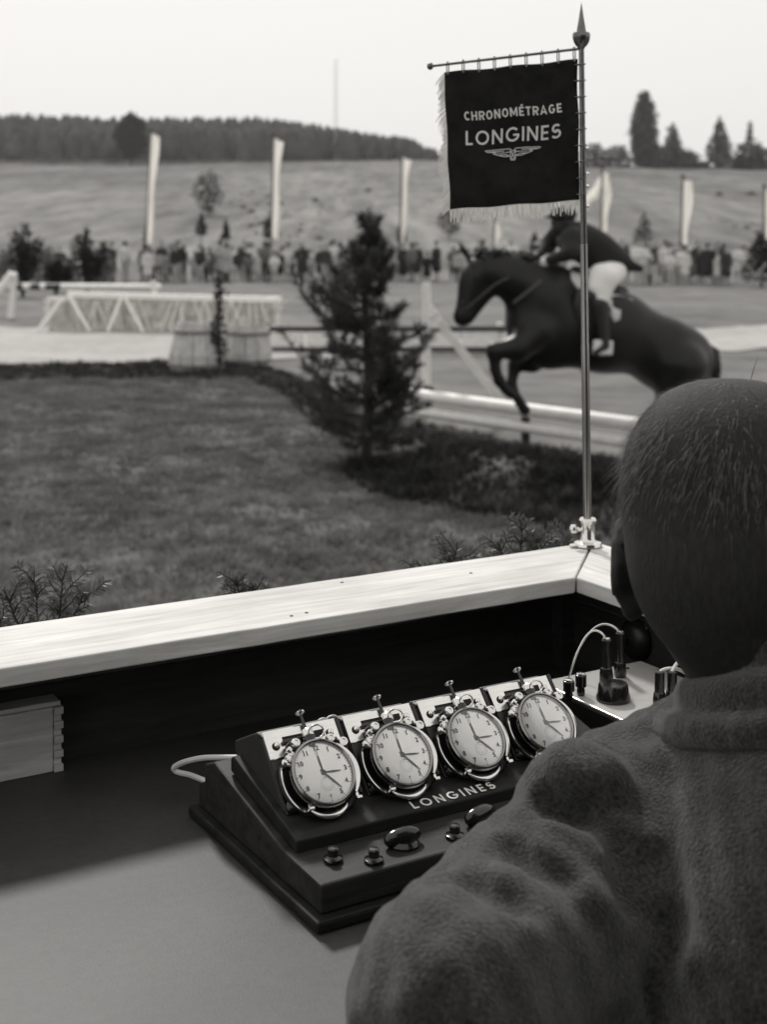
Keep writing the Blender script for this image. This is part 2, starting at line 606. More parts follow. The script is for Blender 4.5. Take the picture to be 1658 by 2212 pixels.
# ---- stroke lettering (flat embroidered or printed capitals)
def arc(cx, cy, rx, ry, a0, a1, n=18):
    return [(cx + rx * math.cos(R(a0 + (a1 - a0) * i / n)), cy + ry * math.sin(R(a0 + (a1 - a0) * i / n))) for i in range(n + 1)]

def letter(ch, t, narrow=False):
    """strokes of a capital with cap height 1 and stroke width t -> (advance, [polyline, closed])"""
    h = t / 2; T = 1 - h
    if narrow:
        O = .33
        g = {
            'C': (.58, [(arc(O, .5, O - h, .5 - h, 48, 312), 0)]),
            'H': (.62, [([(h, 0), (h, 1)], 0), ([(.62 - h, 0), (.62 - h, 1)], 0), ([(h, .5), (.62 - h, .5)], 0)]),
            'R': (.58, [([(h, 0), (h, T), (.30, T)] + arc(.30, T - .235, .235, .235, 80, -80, 8) + [(h, T - .47)], 0), ([(.28, T - .47), (.56 - h * .6, 0)], 0)]),
            'O': (.66, [(arc(O, .5, O - h, .5 - h, 0, 360, 26)[:-1], 1)]),
            'N': (.64, [([(h, 0), (h, 1)], 0), ([(h, 1), (.64 - h, 0)], 0), ([(.64 - h, 0), (.64 - h, 1)], 0)]),
            'M': (.78, [([(h, 0), (h, 1)], 0), ([(h, .98), (.39, .22), (.78 - h, .98)], 0), ([(.78 - h, 1), (.78 - h, 0)], 0)]),
            'E': (.50, [([(.5, T), (h, T), (h, h), (.5, h)], 0), ([(h, .5), (.44, .5)], 0)]),
            'T': (.54, [([(0, T), (.54, T)], 0), ([(.27, 0), (.27, T)], 0)]),
            'A': (.68, [([(h * .8, 0), (.34, 1 - h * .3), (.68 - h * .8, 0)], 0), ([(.16, .28), (.52, .28)], 0)]),
            'G': (.66, [(arc(O, .5, O - h, .5 - h, 48, 345) + [(.64 - h, .46), (.38, .46)], 0)]),
        }
    else:
        g = {
            'L': (.52, [([(h, 1), (h, h), (.52, h)], 0)]),
            'O': (1.02, [(arc(.51, .5, .51 - h, .5 - h, 0, 360, 34)[:-1], 1)]),
            'N': (.80, [([(h, 0), (h, 1)], 0), ([(h, .97), (.80 - h, .03)], 0), ([(.80 - h, 0), (.80 - h, 1)], 0)]),
            'G': (.99, [(arc(.51, .5, .51 - h, .5 - h, 42, 352, 30) + [(.99 - h, .46), (.55, .46)], 0)]),
            'I': (t, [([(h, 0), (h, 1)], 0)]),
            'E': (.54, [([(.54, T), (h, T), (h, h), (.54, h)], 0), ([(h, .5), (.50, .5)], 0)]),
            'S': (.62, [(arc(.31, T - .235, .27 - h * .3, .235, 38, 265, 16) + arc(.31, h + .245, .30 - h * .3, .245, 85, -150, 16), 0)]),
        }
    if ch == 'É':
        w, st = letter('E', t, narrow)
        return w, st + [([(.20, 1.10), (.40, 1.26)], 0)]
    return g[ch]

def ribbon(pts, t, closed=False):
    n = len(pts); out = []
    P2 = [Vector((p[0], p[1])) for p in pts]
    for i in range(n):
        if closed:
            d0 = P2[i] - P2[i - 1]; d1 = P2[(i + 1) % n] - P2[i]
        else:
            d0 = P2[i] - P2[i - 1] if i else P2[1] - P2[0]
            d1 = P2[i + 1] - P2[i] if i < n - 1 else P2[-1] - P2[-2]
        if d0.length < 1e-6: d0 = d1
        if d1.length < 1e-6: d1 = d0
        d0 = d0.normalized(); d1 = d1.normalized()
        n0 = Vector((-d0.y, d0.x)); n1 = Vector((-d1.y, d1.x))
        m = n0 + n1
        if m.length < .35:
            m = n0
        m.normalize()
        sc = min(1 / max(m.dot(n0), .45), 1.8) * t / 2
        out.append((P2[i] + m * sc, P2[i] - m * sc))
    return out

def strokes_mesh(strokes, t, place):
    """strokes in text space -> mesh builder through place(x, y, layer)"""
    mb = MB()
    for li, (pts, closed) in enumerate(strokes):
        if len(pts) == 2:
            a, b = Vector(pts[0]), Vector(pts[1])
            k = max(2, int((b - a).length / (t * 1.2)))
            pts = [tuple(a.lerp(b, i / k)) for i in range(k + 1)]
        rb = ribbon(pts, t, closed)
        vs = []
        for l, r in rb:
            vs += [place(l.x, l.y, li), place(r.x, r.y, li)]
        n = len(rb)
        fs = [(2 * i, 2 * i + 1, (2 * i + 3) % (2 * n), (2 * i + 2) % (2 * n)) for i in range(n if closed else n - 1)]
        mb.add(vs, fs)
    return mb

def text_strokes(txt, width, height, t, gap, narrow=False):
    """lay out capitals into width x height; returns strokes and stroke width in real units"""
    adv = []; x = 0
    for ch in txt:
        w, st = letter(ch, t, narrow)
        adv.append((x, st)); x += w + gap
    tot = x - gap
    sx, sy = width / tot, height
    out = []
    for x0, st in adv:
        for pts, c in st:
            out.append(([((x0 + p[0]) * sx - width / 2, p[1] * sy) for p in pts], c))
    return out, t * sy

# =================================================================== GROUND AND HILLS
def lin_interp(x, xs, ys):
    return np.interp(x, xs, ys)

def hill_z(X, Y):
    """meadow rising behind the show ground"""
    px = 829 + X / np.maximum(Y, 1) * F_PX
    slope = .071 * np.maximum(Y - 70, 0)
    slope = slope * (1 + .035 * np.sin(X * .03 + 1) + .03 * np.sin(X * .011 + Y * .013))
    # crest: left and centre at 380 m, right at about 310 m
    yc = lin_interp(px, [900, 1200, 1300], [382, 330, 312])
    crest = .071 * (yc - 70)
    back = lin_interp(px, [-200, 0, 300, 560, 760, 900, 960, 1100], [9, 9.8, 8.5, 8.8, 4.5, 2, -2, -6])
    over = np.clip((Y - yc) / 75, 0, 1)
    over = over * over * (3 - 2 * over)
    z = np.where(Y > yc, crest + back * over, np.minimum(slope, crest + .2))
    z = np.where(Y > 480, z - (Y - 480) * .05, z)
    return z

def build_sheet(name, xs, ys, zf, mat):
    X, Y = np.meshgrid(xs, ys, indexing='ij')
    Z = zf(X, Y)
    V = np.stack([X, Y, Z], -1).reshape(-1, 3)
    ny = len(ys)
    i, j = np.meshgrid(np.arange(len(xs) - 1), np.arange(ny - 1), indexing='ij')
    a = (i * ny + j).ravel()
    F = np.stack([a, a + ny, a + ny + 1, a + 1], 1)
    return fast_mesh(name, V, F, mat, smooth=True)

def vnoise(X, Y, s, seed=0.0):
    out = np.empty(X.shape)
    it = np.nditer([X, Y, out], op_flags=[['readonly'], ['readonly'], ['writeonly']])
    for x, y, o in it:
        o[...] = mnoise.noise(Vector((float(x) * s + seed, float(y) * s, seed)))
    return out

# jump line (near white rails): from A (far left) to C (near right)
JA, JC = Vector((.205, 14.5, 0)), Vector((2.85, 11.34, 0))
JD = (JC - JA).normalized()
JN = Vector((-abs(JD.y), -abs(JD.x), 0)).normalized()      # towards the camera side
def bank_z(X, Y):
    """low grassy bank on the near side of the white rails"""
    t = (X - JA.x) * JD.x + (Y - JA.y) * JD.y
    n = (X - JA.x) * JN.x + (Y - JA.y) * JN.y
    along = np.clip((t + .9) / .8, 0, 1) * np.clip((9 - t) / 3, 0, 1)
    return .10 * np.exp(-((n - 1.15) / .6) ** 2) * along

xs = np.concatenate([np.linspace(-420, -14, 40)[:-1], np.linspace(-14, 14, 150), np.linspace(14, 420, 40)[1:]])
ys = np.concatenate([np.linspace(-60, 4, 20)[:-1], np.linspace(4, 34, 150), np.linspace(34, 76, 60)[1:]])
def near_z(X, Y):
    z = bank_z(X, Y)
    m = (np.abs(X) < 14) & (Y > 4) & (Y < 40)
    zz = np.zeros_like(X)
    zz[m] = .035 * vnoise(X[m], Y[m], .8) + .018 * vnoise(X[m], Y[m], 2.7, 5)
    return z + zz
ground = build_sheet("ground", xs, ys, near_z, MT['ground'])
tag(ground, "mown turf of the show ground", None, None, 'structure')

def hz(X, Y):
    return np.where(Y < 68, -.15, hill_z(X, Y) + np.clip((Y - 68) / 8, 0, 1) * .05 - .1 * np.clip((74 - Y) / 6, 0, 1))
hill = build_sheet("hill", np.concatenate([np.linspace(-420, -130, 24)[:-1], np.linspace(-130, 130, 105), np.linspace(130, 420, 24)[1:]]),
                   np.concatenate([np.linspace(64, 300, 70)[:-1], np.linspace(300, 480, 60)[:-1], np.linspace(480, 900, 20)]), hz, MT['hill'])
hill.data.materials.append(MT['pasture'])
_c = np.empty(len(hill.data.polygons) * 3); hill.data.polygons.foreach_get("center", _c); _c = _c.reshape(-1, 3)
_px = 829 + _c[:, 0] / np.maximum(_c[:, 1], 1) * F_PX
_yb = np.interp(_px, [-200, 150, 450, 700, 900, 1300, 1700], [165, 178, 190, 255, 330, 215, 195])
hill.data.polygons.foreach_set("material_index", (_c[:, 1] > _yb).astype(np.int32))
tag(hill, "pale hay meadow rising behind the show ground", None, None, 'structure')

def strip(name, near, far, z, mat, amp, seed, label):
    """sheet between two photo-derived edge lines with a ragged border"""
    n = 150
    vs = []; rows = 70
    for i in range(n):
        t = i / (n - 1)
        k = t * (len(near) - 1); j = min(int(k), len(near) - 2); f = k - j
        a = Vector(near[j]).lerp(Vector(near[j + 1]), f); b = Vector(far[j]).lerp(Vector(far[j + 1]), f)
        a.y += amp * mnoise.noise(Vector((t * 40, seed, 0))) * 1.3
        b.y += amp * mnoise.noise(Vector((t * 40, seed, 7))) * 1.3
        for r in range(rows):
            p = a.lerp(b, r / (rows - 1))
            vs.append((p.x, p.y, p.z))
    V = np.array(vs)
    V[:, 2] = near_z(V[:, 0], V[:, 1]) + z
    a = np.array([i * rows + r for i in range(n - 1) for r in range(rows - 1)])
    F = np.stack([a, a + rows, a + rows + 1, a + 1], 1)
    o = fast_mesh(name, V, F, mat, smooth=True)
    return tag(o, label, None, None, 'structure')

def gp(px, py):
    p = PZ(px, py, 0); return (p.x, p.y, 0)
strip("sand_path", [gp(-500, 790), gp(0, 788), gp(380, 784), gp(640, 778), gp(900, 768), gp(1300, 762), gp(1700, 757), gp(2200, 757)],
      [gp(-500, 706), gp(0, 708), gp(380, 712), gp(640, 722), gp(900, 738), gp(1300, 722), gp(1700, 702), gp(2200, 696)],
      .02, MT['sand'], .25, 2.0, "pale raked sand track crossing the show ground")
rough_near = [(-7, 3.2, 0), (-4, 3.2, 0), (-1, 3.2, 0), (1, 3.2, 0), (3, 3.2, 0), (5, 3.2, 0), (9, 3.2, 0)]
rough_far = [(-14, 21.0, 0), gp(60, 792), gp(560, 788), (.1, 15.2, 0), (1.55, 12.75, 0), (3.4, 10.55, 0), (9.5, 6.2, 0)]
strip("rough_meadow", rough_near, rough_far, .012, MT['rough'], .25, 9.0, "dark rough turf in front of the timing booth")

# ---- grass: nobody could count it
def in_rough(X, Y):
    """rough side of the boundary"""
    yb = np.interp(X, [-14, gp(60, 792)[0], gp(560, 788)[0], .1, 1.55, 3.4, 9.5], [21.0, gp(60, 792)[1], gp(560, 788)[1], 15.2, 12.75, 10.55, 6.2])
    return Y < yb

def grass(name, n, dom, hgt, wid, blades, lean, mat, keep, label):
    pts = rng.uniform([dom[0], dom[2]], [dom[1], dom[3]], (n, 2))
    pts = pts[np.abs(pts[:, 0]) < .30 * pts[:, 1] + .8]
    pts = pts[keep(pts[:, 0], pts[:, 1])]
    cl = vnoise(pts[:, 0], pts[:, 1], 1.6, 3) + .6 * vnoise(pts[:, 0], pts[:, 1], 4.5, 8)
    k = rng.uniform(-1.3, .35, len(pts)) < cl
    pts, cl = pts[k], cl[k]
    N = len(pts)
    base = near_z(pts[:, 0], pts[:, 1])
    ang = rng.uniform(0, 2 * np.pi, (N, blades))
    r0 = rng.uniform(0, .05, (N, blades))
    H = hgt * rng.uniform(.5, 1.25, (N, blades)) * (1 + .6 * np.clip(cl, -.5, .8))[:, None]
    bx = pts[:, 0:1] + r0 * np.cos(ang); by = pts[:, 1:2] + r0 * np.sin(ang)
    L = lean * H * rng.uniform(.2, 1.3, (N, blades))
    tx = bx + L * np.cos(ang); ty = by + L * np.sin(ang)
    wa = ang + np.pi / 2
    w = wid * rng.uniform(.6, 1.4, (N, blades))
    z0 = np.repeat(base[:, None], blades, 1)
    mx = bx + .35 * L * np.cos(ang); my = by + .35 * L * np.sin(ang)
    A = np.stack([bx - w * np.cos(wa), by - w * np.sin(wa), z0], -1)
    Bv = np.stack([bx + w * np.cos(wa), by + w * np.sin(wa), z0], -1)
    C = np.stack([mx + w * .7 * np.cos(wa), my + w * .7 * np.sin(wa), z0 + H * .6], -1)
    D = np.stack([mx - w * .7 * np.cos(wa), my - w * .7 * np.sin(wa), z0 + H * .6], -1)
    T = np.stack([tx, ty, z0 + H], -1)
    V = np.stack([A, Bv, C, D, T], 2).reshape(-1, 3)
    m = N * blades
    o = np.arange(m) * 5
    F = np.concatenate([np.stack([o, o + 1, o + 2], 1), np.stack([o, o + 2, o + 3], 1), np.stack([o + 3, o + 2, o + 4], 1)])
    ob = fast_mesh(name, V, F, mat)
    return tag(ob, label, None, None, 'stuff')

def near_bank(X, Y):
    t = (X - JA.x) * JD.x + (Y - JA.y) * JD.y
    n = (X - JA.x) * JN.x + (Y - JA.y) * JN.y
    return (n > .40) & (n < 2.7) & (X > -.22 + .12 * np.sin(n * 5)) & (t < 9)
def edge_band(X, Y):
    return in_rough(X, Y) & ~in_rough(X, Y + 2.2) & (X < -.3)
grass("meadow_grass", 90000, (-6, 6, 4.5, 21.5), .048, .006, 6, 1.0, MT['blade'], lambda X, Y: in_rough(X, Y) & ~near_bank(X, Y), "short rough grass of the near meadow")
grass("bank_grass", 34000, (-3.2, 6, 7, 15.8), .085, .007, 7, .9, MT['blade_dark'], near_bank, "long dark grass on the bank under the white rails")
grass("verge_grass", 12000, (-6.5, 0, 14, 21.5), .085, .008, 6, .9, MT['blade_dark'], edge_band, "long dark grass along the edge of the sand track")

# =================================================================== FAR WOODS AND TREES
def forest():
    Vs, Fs = [], []
    n = 0
    for i in range(2600):
        px = random.uniform(-150, 985)
        Y = random.uniform(384, 455)
        X = (px - 829) / F_PX * Y
        hgt = random.uniform(6.5, 10) * np.interp(px, [700, 860, 960, 985], [1, .8, .4, .25])
        z = float(hill_z(np.array([X]), np.array([Y]))[0])
        rad = random.uniform(2.0, 3.6)
        kk = 7
        rings = [(rad * .8, .12), (rad, .38), (rad * .72, .66), (rad * .3, .9)] if random.random() < .6 else [(rad * .9, .08), (rad * .7, .4), (rad * .42, .7), (rad * .12, .95)]
        vs = []
        for r, f in rings:
            for k in range(kk):
                t = 2 * math.pi * k / kk + random.random() * .4
                q = r * random.uniform(.7, 1.25)
                vs.append((X + q * math.cos(t), Y + q * math.sin(t), z - .6 + hgt * (f + random.uniform(-.05, .05))))
        vs.append((X, Y, z + hgt))
        for a in range(len(rings) - 1):
            for k in range(kk):
                k2 = (k + 1) % kk
                p0, p1, p2, p3 = a * kk + k, a * kk + k2, (a + 1) * kk + k2, (a + 1) * kk + k
                Fs += [(n + p0, n + p1, n + p2), (n + p0, n + p2, n + p3)]
        a = (len(rings) - 1) * kk
        for k in range(kk):
            Fs.append((n + a + k, n + a + (k + 1) % kk, n + len(vs) - 1))
        Vs += vs; n += len(vs)
    o = fast_mesh("forest", Vs, Fs, MT['forest'])
    tag(o, "dark wooded ridge along the skyline on the left", "forest", None, 'stuff')
forest()

def crown_leaves(prof, H, n, size, seed=0, gap=.35, off=(0, 0)):
    """leaf-sized triangles through a crown volume; prof: [(height fraction, radius)]"""
    g = np.random.default_rng(seed)
    hs = np.array([p[0] for p in prof]); rs = np.array([p[1] for p in prof])
    f = g.uniform(hs[0], hs[-1], n * 3)
    rr = np.interp(f, hs, rs)
    keep = g.uniform(0, rs.max(), len(f)) < rr * 1.05
    f, rr = f[keep][:n], rr[keep][:n]
    a = g.uniform(0, 2 * np.pi, len(f))
    # clumps and gaps
    cl = .5 + .5 * np.sin(a * 3 + f * 19 + seed) * np.sin(f * 31 + a * 2 + seed * 1.7)
    rad = rr * np.sqrt(g.uniform(.05, 1, len(f))) * (1 - gap * .6 + gap * cl)
    C = np.stack([rad * np.cos(a) + off[0] * f, rad * np.sin(a) + off[1] * f, f * H], -1)
    C += g.normal(0, size * .5, C.shape)
    d1 = g.normal(size=C.shape); d1 /= np.linalg.norm(d1, axis=1)[:, None]
    d2 = g.normal(size=C.shape); d2 -= d1 * (d1 * d2).sum(1)[:, None]; d2 /= np.linalg.norm(d2, axis=1)[:, None]
    s = size * g.uniform(.6, 1.4, (len(C), 1))
    V = np.stack([C + d1 * s, C - d1 * s * .6 + d2 * s * .6, C - d1 * s * .6 - d2 * s * .6, C - d1 * s * .2 + d2 * s * .1], 1).reshape(-1, 3)
    o = np.arange(len(C)) * 4
    F = np.concatenate([np.stack([o, o + 1, o + 3], 1), np.stack([o, o + 3, o + 2], 1)])
    return V, F

def tree(name, base, H, prof, n, size, leaf, label, cat="tree", group=None, trunk_r=.1, seed=0, gap=.35, branches=5, off=(0, 0)):
    root = E(name, base, label, cat, group)
    V, F = crown_leaves(prof, H, n, size, seed, gap, off)
    fast_mesh("crown", V, F, leaf, root)
    mb = MB()
    mb.tube([(0, 0, -.15), (off[0] * .2, off[1] * .2, H * .4), (off[0] * .85, off[1] * .85, H * .92)], [trunk_r, trunk_r * .7, trunk_r * .12], 7)
    rr = random.Random(seed)
    for k in range(branches):
        f = rr.uniform(.25, .8); a = rr.uniform(0, 6.28)
        r = np.interp(f + .1, [p[0] for p in prof], [p[1] for p in prof]) * .7
        mb.tube([(off[0] * f, off[1] * f, H * f), (off[0] * f + r * math.cos(a), off[1] * f + r * math.sin(a), H * (f + .1))], [trunk_r * .35, trunk_r * .08], 5)
    mb.build("trunk", MT['bark'], root, smooth=True)
    return root

def on_hill(px, Y):
    X = (px - 829) / F_PX * Y
    return Vector((X, Y, float(hill_z(np.array([X]), np.array([Y]))[0])))

CONE = [(.04, .5), (.12, 1.0), (.4, .8), (.7, .45), (1.0, .04)]
COLUMN = [(.02, .7), (.2, 1.0), (.5, .98), (.75, .8), (.88, .42), (.94, .3), (1.0, .05)]
ROUND = [(.18, .35), (.35, .85), (.6, 1.0), (.85, .7), (1.0, .1)]
HEDGE = [(.0, .9), (.3, 1.0), (.7, .85), (1.0, .3)]
def sc(pr, r): return [(a, b * r) for a, b in pr]

def big(name, px, Y, top, wpx, prof, label, leaf, n=1500, seed=1, cat="tree", group=None, size=.55, off=(0, 0), base=None):
    b = on_hill(px, Y)
    H = (CAM_H - (top - 505) / F_PX * Y) - b.z
    return tree(name, b, H, sc(prof, wpx / 2 / F_PX * Y), n, size, leaf, label, cat, group, trunk_r=.25, seed=seed, off=off)

big("ridge_tree", 283, 372, 247, 72, ROUND, "large dark tree standing out in front of the wooded ridge on the left", MT['leaf_dark'], 2600, 3, size=.75)
big("poplar_tree", 1393, 305, 196, 62, COLUMN, "tall ragged column shaped tree on the right skyline", MT['leaf_far'], 3000, 4, size=.6)
big("spruce_tree", 1455, 306, 266, 62, CONE, "slim pointed spruce just right of the tall column tree", MT['leaf_far'], 1300, 5, size=.5)
big("spruce_tree", 1556, 305, 254, 68, CONE, "broad pointed spruce on the right skyline with open sky on both sides", MT['leaf_far'], 1500, 6, size=.5)
big("spruce_tree", 1622, 306, 262, 70, [(.02, .7), (.3, 1.0), (.5, .75), (.58, .16), (.9, .1), (1, .03)], "tree with a thin bare spike of a top at the far right of the skyline", MT['leaf_far'], 1300, 7, size=.5)
for i, (px, wpx, top, lab) in enumerate([(1283, 70, 312, "low round bush on the right skyline close behind the banner pole"), (1335, 74, 316, "low round bush left of the tall column tree on the skyline"),
                                         (1425, 60, 318, "low bush between the column tree and the slim spruce"), (1486, 60, 325, "low bush tucked against the right foot of the slim spruce"),
                                         (1512, 44, 352, "smallest low bush in the gap left of the broad spruce"), (1600, 40, 340, "low bush right of the broad spruce on the skyline"), (1652, 70, 322, "low bush at the right end of the skyline hedge")]):
    big("skyline_bush", px, 303 + i * .7, top, wpx, HEDGE, lab, MT['leaf_far'], 700, 20 + i, "bush", "low bushes along the right skyline", .5)

# meadow tree and the small dark bushes scattered up the slope
def hill_at(px, py):
    """walk up the meadow until its surface meets the sight line"""
    Y = 74.0
    while Y < 380:
        q = on_hill(px, Y)
        if 505 - (q.z - CAM_H) / Y * F_PX <= py: return q
        Y += 1.0
    return on_hill(px, 375)
b = hill_at(450, 468)
tree("meadow_tree", b, 100 / F_PX * b.y, sc([(.06, .25), (.25, .7), (.45, 1), (.62, .75), (.8, .7), (.93, .3), (1, .08)], 40 / F_PX * b.y), 620, .17, MT['leaf_hill'], "small loose crowned tree alone on the meadow slope", "tree", None, .06, 31)
b = hill_at(972, 520)
tree("meadow_tree", b, 78 / F_PX * b.y, sc(ROUND, 30 / F_PX * b.y), 700, .1, MT['leaf_hill'], "small dark tree showing below the left end of the banner fringe", "tree", None, .05, 33)
b = hill_at(1392, 535)
tree("meadow_conifer", b, 78 / F_PX * b.y, sc(CONE, 26 / F_PX * b.y), 600, .09, MT['leaf_hill'], "grey pointed conifer on the slope behind the rider's back", "tree", None, .05, 34)
spots = []
for i in range(44):
    px = random.uniform(495, 700); py = random.uniform(425, 515) + (px - 600) * .12
    spots.append((px, py))
for i in range(16):
    spots.append((random.uniform(700, 930), random.uniform(390, 500)))
for i in range(10):
    spots.append((random.uniform(1400, 1640), random.uniform(420, 540)))
proto_bush = None
for i, (px, py) in enumerate(spots):
    b = hill_at(px, py)
    if b.z <= .05: continue
    wpx = random.uniform(7, 13) if i % 4 else random.uniform(14, 24)
    if proto_bush is None:
        V, F = crown_leaves([(0, .8), (.4, 1), (1, .3)], .9, 150, .16, 77, .3)
        proto_bush = fast_mesh("meadow_bush", V, F, MT['leaf_hill'])
        tag(proto_bush, "low scattered bush on the pale meadow slope", "bush", "low bushes scattered over the meadow slope")
        o = proto_bush
    else:
        o = proto_bush.copy(); COL.objects.link(o)
    o.location = b
    s = wpx / F_PX * b.y / 2
    o.scale = (s, s, s * random.uniform(.8, 1.1)); o.rotation_euler.z = random.uniform(0, 6)

# little dark conifers just behind the crowd
for i, (px, top, bot, w, lab) in enumerate([(435, 462, 520, 26, "small dark pointed conifer under the lone meadow tree"), (488, 478, 522, 15, "thinnest of the small conifers behind the crowd"),
                                       (580, 468, 524, 24, "small dark conifer at the foot of the second white banner"), (868, 480, 530, 22, "small dark conifer under the fluttering white banner"),
                                       (1156, 500, 552, 22, "small dark conifer above the horse's neck"), (318, 482, 528, 13, "narrow dark conifer beside the first white banner"), (1477, 540, 575, 18, "small dark conifer at the foot of the right hand white banner")]):
    Y = 74 + i * .3
    b = on_hill(px, Y); b.z = CAM_H - (bot - 505) / F_PX * Y - .6
    b.z = max(b.z, 0)
    H = CAM_H - (top - 505) / F_PX * Y - b.z
    tree("young_conifer", b, H, [(.45, .3), (.55, w / 2 / F_PX * Y), (.75, w / 2.4 / F_PX * Y), (1, .02)], 420, .085, MT['leaf_dark'], lab, "tree", "small conifers behind the crowd", .035, 40 + i, gap=.1, branches=2)

# dark forked shrubs at the left edge of the show ground, and pale bushes
def forked(px, top, w, Y, lab, seed, lean=0.0):
    b = Vector(((px - 829) / F_PX * Y, Y, 0))
    H = CAM_H - (top - 505) / F_PX * Y
    s = F_PX / Y
    root = E("forked_shrub", b, lab, "shrub", "dark forked shrubs on the left")
    Vs, Fs = [], []; n = 0
    mb = MB()
    g = random.Random(seed)
    for k, (dx, hh, r) in enumerate([(-.16, .92, .30), (.36, .82, .28), (.05, 1.0, .22), (.20, .6, .26)]):
        V, F = crown_leaves([(.30, .12), (.55, r), (.8, r * .95), (1, .06)], H * hh, 330, .085, seed + k, .25, off=(dx * w / s * 1.25, g.uniform(-.2, .2)))
        Vs.append(V); Fs.append(F + n); n += len(V)
        mb.tube([(0, 0, -.1), (dx * w / s * .4, 0, H * hh * .45), (dx * w / s * 1.0, 0, H * hh * .85)], [.05, .04, .012], 6)
    fast_mesh("crown", np.concatenate(Vs), np.concatenate(Fs), MT['leaf_dark'], root)
    mb.build("trunk", MT['bark'], root, smooth=True)
forked(48, 484, 78, 44, "dark forked shrub nearest the left edge behind the striped pole", 61)
forked(186, 496, 88, 44.5, "dark forked shrub standing between the first crowd group and the striped pole", 71)
forked(120, 560, 60, 46, "lowest dark shrub between the two taller forked shrubs", 81)
for i, (px, top, w, lab) in enumerate([(20, 540, 70, "pale rounded bush at the left edge"), (100, 535, 76, "pale rounded bush between the dark forked shrubs"), (150, 560, 64, "lower pale bush right of the middle of the dark shrubs"), (222, 545, 60, "pale bush just right of the second dark shrub")]):
    Y = 50 + i * .4
    b = Vector(((px - 829) / F_PX * Y, Y, 0))
    tree("pale_bush", b, CAM_H - (top - 505) / F_PX * Y, sc(HEDGE, w / 2 / F_PX * Y), 650, .1, MT['leaf_pale'], lab, "bush", "pale bushes at the left", .04, 90 + i)
Y = 52
b = Vector(((1646 - 829) / F_PX * Y, Y, 0))
tree("fir_tree", b, CAM_H - (498 - 505) / F_PX * Y, sc([(.1, .8), (.25, 1), (.6, .75), (1, .05)], 42 / F_PX * Y), 1100, .1, MT['leaf_dark'], "dark broad fir at the right edge behind the end of the crowd", "tree", None, .06, 99)

# radio mast on the crest
def mast():
    Y = 388
    b = on_hill(726, Y)
    top = CAM_H - (128 - 505) / F_PX * Y
    root = E("radio_mast", b, "thin pale lattice mast rising from the ridge against the sky", "mast")
    H = top - b.z
    w0, w1 = .55, .25
    lg = MB()
    for sx in (-1, 1):
        for sy in (-1, 1):
            lg.tube([(sx * w0, sy * w0, -1), (sx * w1, sy * w1, H)], .05, 5)
    lg.build("leg", MT['mastm'], root)
    br = MB()
    n = 26
    for i in range(n):
        a, c = i / n, (i + 1) / n
        wa, wc = w0 + (w1 - w0) * a, w0 + (w1 - w0) * c
        s = 1 if i % 2 else -1
        for q in (-1, 1):
            br.tube([(s * wa, q * wa, a * H), (-s * wc, q * wc, c * H)], .03, 4)
            br.tube([(q * wa, s * wa, a * H), (q * wc, -s * wc, c * H)], .03, 4)
    br.build("lattice", MT['mastm'], root)
mast()

# =================================================================== BANNER POLES BEHIND THE CROWD
def banner_pole(px, top, bot, wpx, Y, label, lean=0.0, flare=0.0, arm=None, seed=0):
    b = Vector(((px - 829) / F_PX * Y, Y, 0))
    H = CAM_H - (top - 505) / F_PX * Y
    zb = CAM_H - (bot - 505) / F_PX * Y
    root = E("banner_pole", b, label, "banner", "white banner poles along the show ground")
    mb = MB(); mb.tube([(0, 0, -.2), (lean, 0, H + .12)], [.055, .045], 8); mb.build("pole", MT['tubrim'], root, smooth=True)
    mb = MB(); mb.lathe([(0, -.09), (.08, -.05), (.09, 0), (.05, .07), (0, .12)], 10, Matrix.Translation((lean, 0, H + .16))); mb.build("finial", MT['darkpaint'], root, smooth=True)
    w = wpx * .84 / F_PX * Y
    n, m = 26, 7
    vs, fs = [], []
    for i in range(n):
        t = i / (n - 1)
        z = H + (zb - H) * t
        ww = w * (1 + flare * (.5 - t)) * (.92 + .08 * math.sin(t * 9 + seed))
        for j in range(m):
            s = j / (m - 1)
            vs.append((lean * (1 - t) + .06 + ww * s + .05 * math.sin(t * 7 + seed) * s, -.06 + .10 * math.sin(s * 5 + t * 5 + seed) * (.4 + s), z - .10 * s * (1 - t) + .05 * math.sin(s * 3 + seed)))
    for i in range(n - 1):
        for j in range(m - 1):
            a = i * m + j
            fs.append((a, a + 1, a + m + 1, a + m))
    o = MB().add(vs, fs).build("cloth", MT['whitecloth'], root, smooth=True)
    sd = o.modifiers.new("solid", 'SOLIDIFY'); sd.thickness = .01
    mb = MB(); mb.tube([(lean - .05, 0, H), (lean + w * 1.1, 0, H - .04)], .025, 6); mb.build("crossbar", MT['tubrim'], root)
    if arm:
        dx = (arm[0] - px) / F_PX * Y; z1 = CAM_H - (arm[1] - 505) / F_PX * Y
        vs, fs = [], []
        for i in range(14):
            t = i / 13
            x = lean + dx * t; z = H - .1 + (z1 - H + .1) * t
            wv = .12 * math.sin(t * 9)
            vs += [(x, wv - .05, z), (x + .1, wv + .05, z - .75 + .25 * t)]
        for i in range(13):
            a = 2 * i; fs.append((a, a + 1, a + 3, a + 2))
        o = MB().add(vs, fs).build("pennant", MT['whitecloth'], root, smooth=True)
        sd = o.modifiers.new("solid", 'SOLIDIFY'); sd.thickness = .01
banner_pole(313, 290, 532, 17, 62, "white banner on a pole in front of the dark ridge tree, tallest of the row", .25, .12, seed=1)
banner_pole(585, 300, 520, 18, 62.5, "white banner on the second pole from the left with a dark finial", .12, .25, seed=2)
banner_pole(864, 340, 545, 13, 62, "fluttering white banner just left of the lettered flag", .1, 1.3, seed=3)
banner_pole(1066, 478, 530, 13, 62, "short white banner showing below the lettered flag's fringe", .05, .2, seed=4)
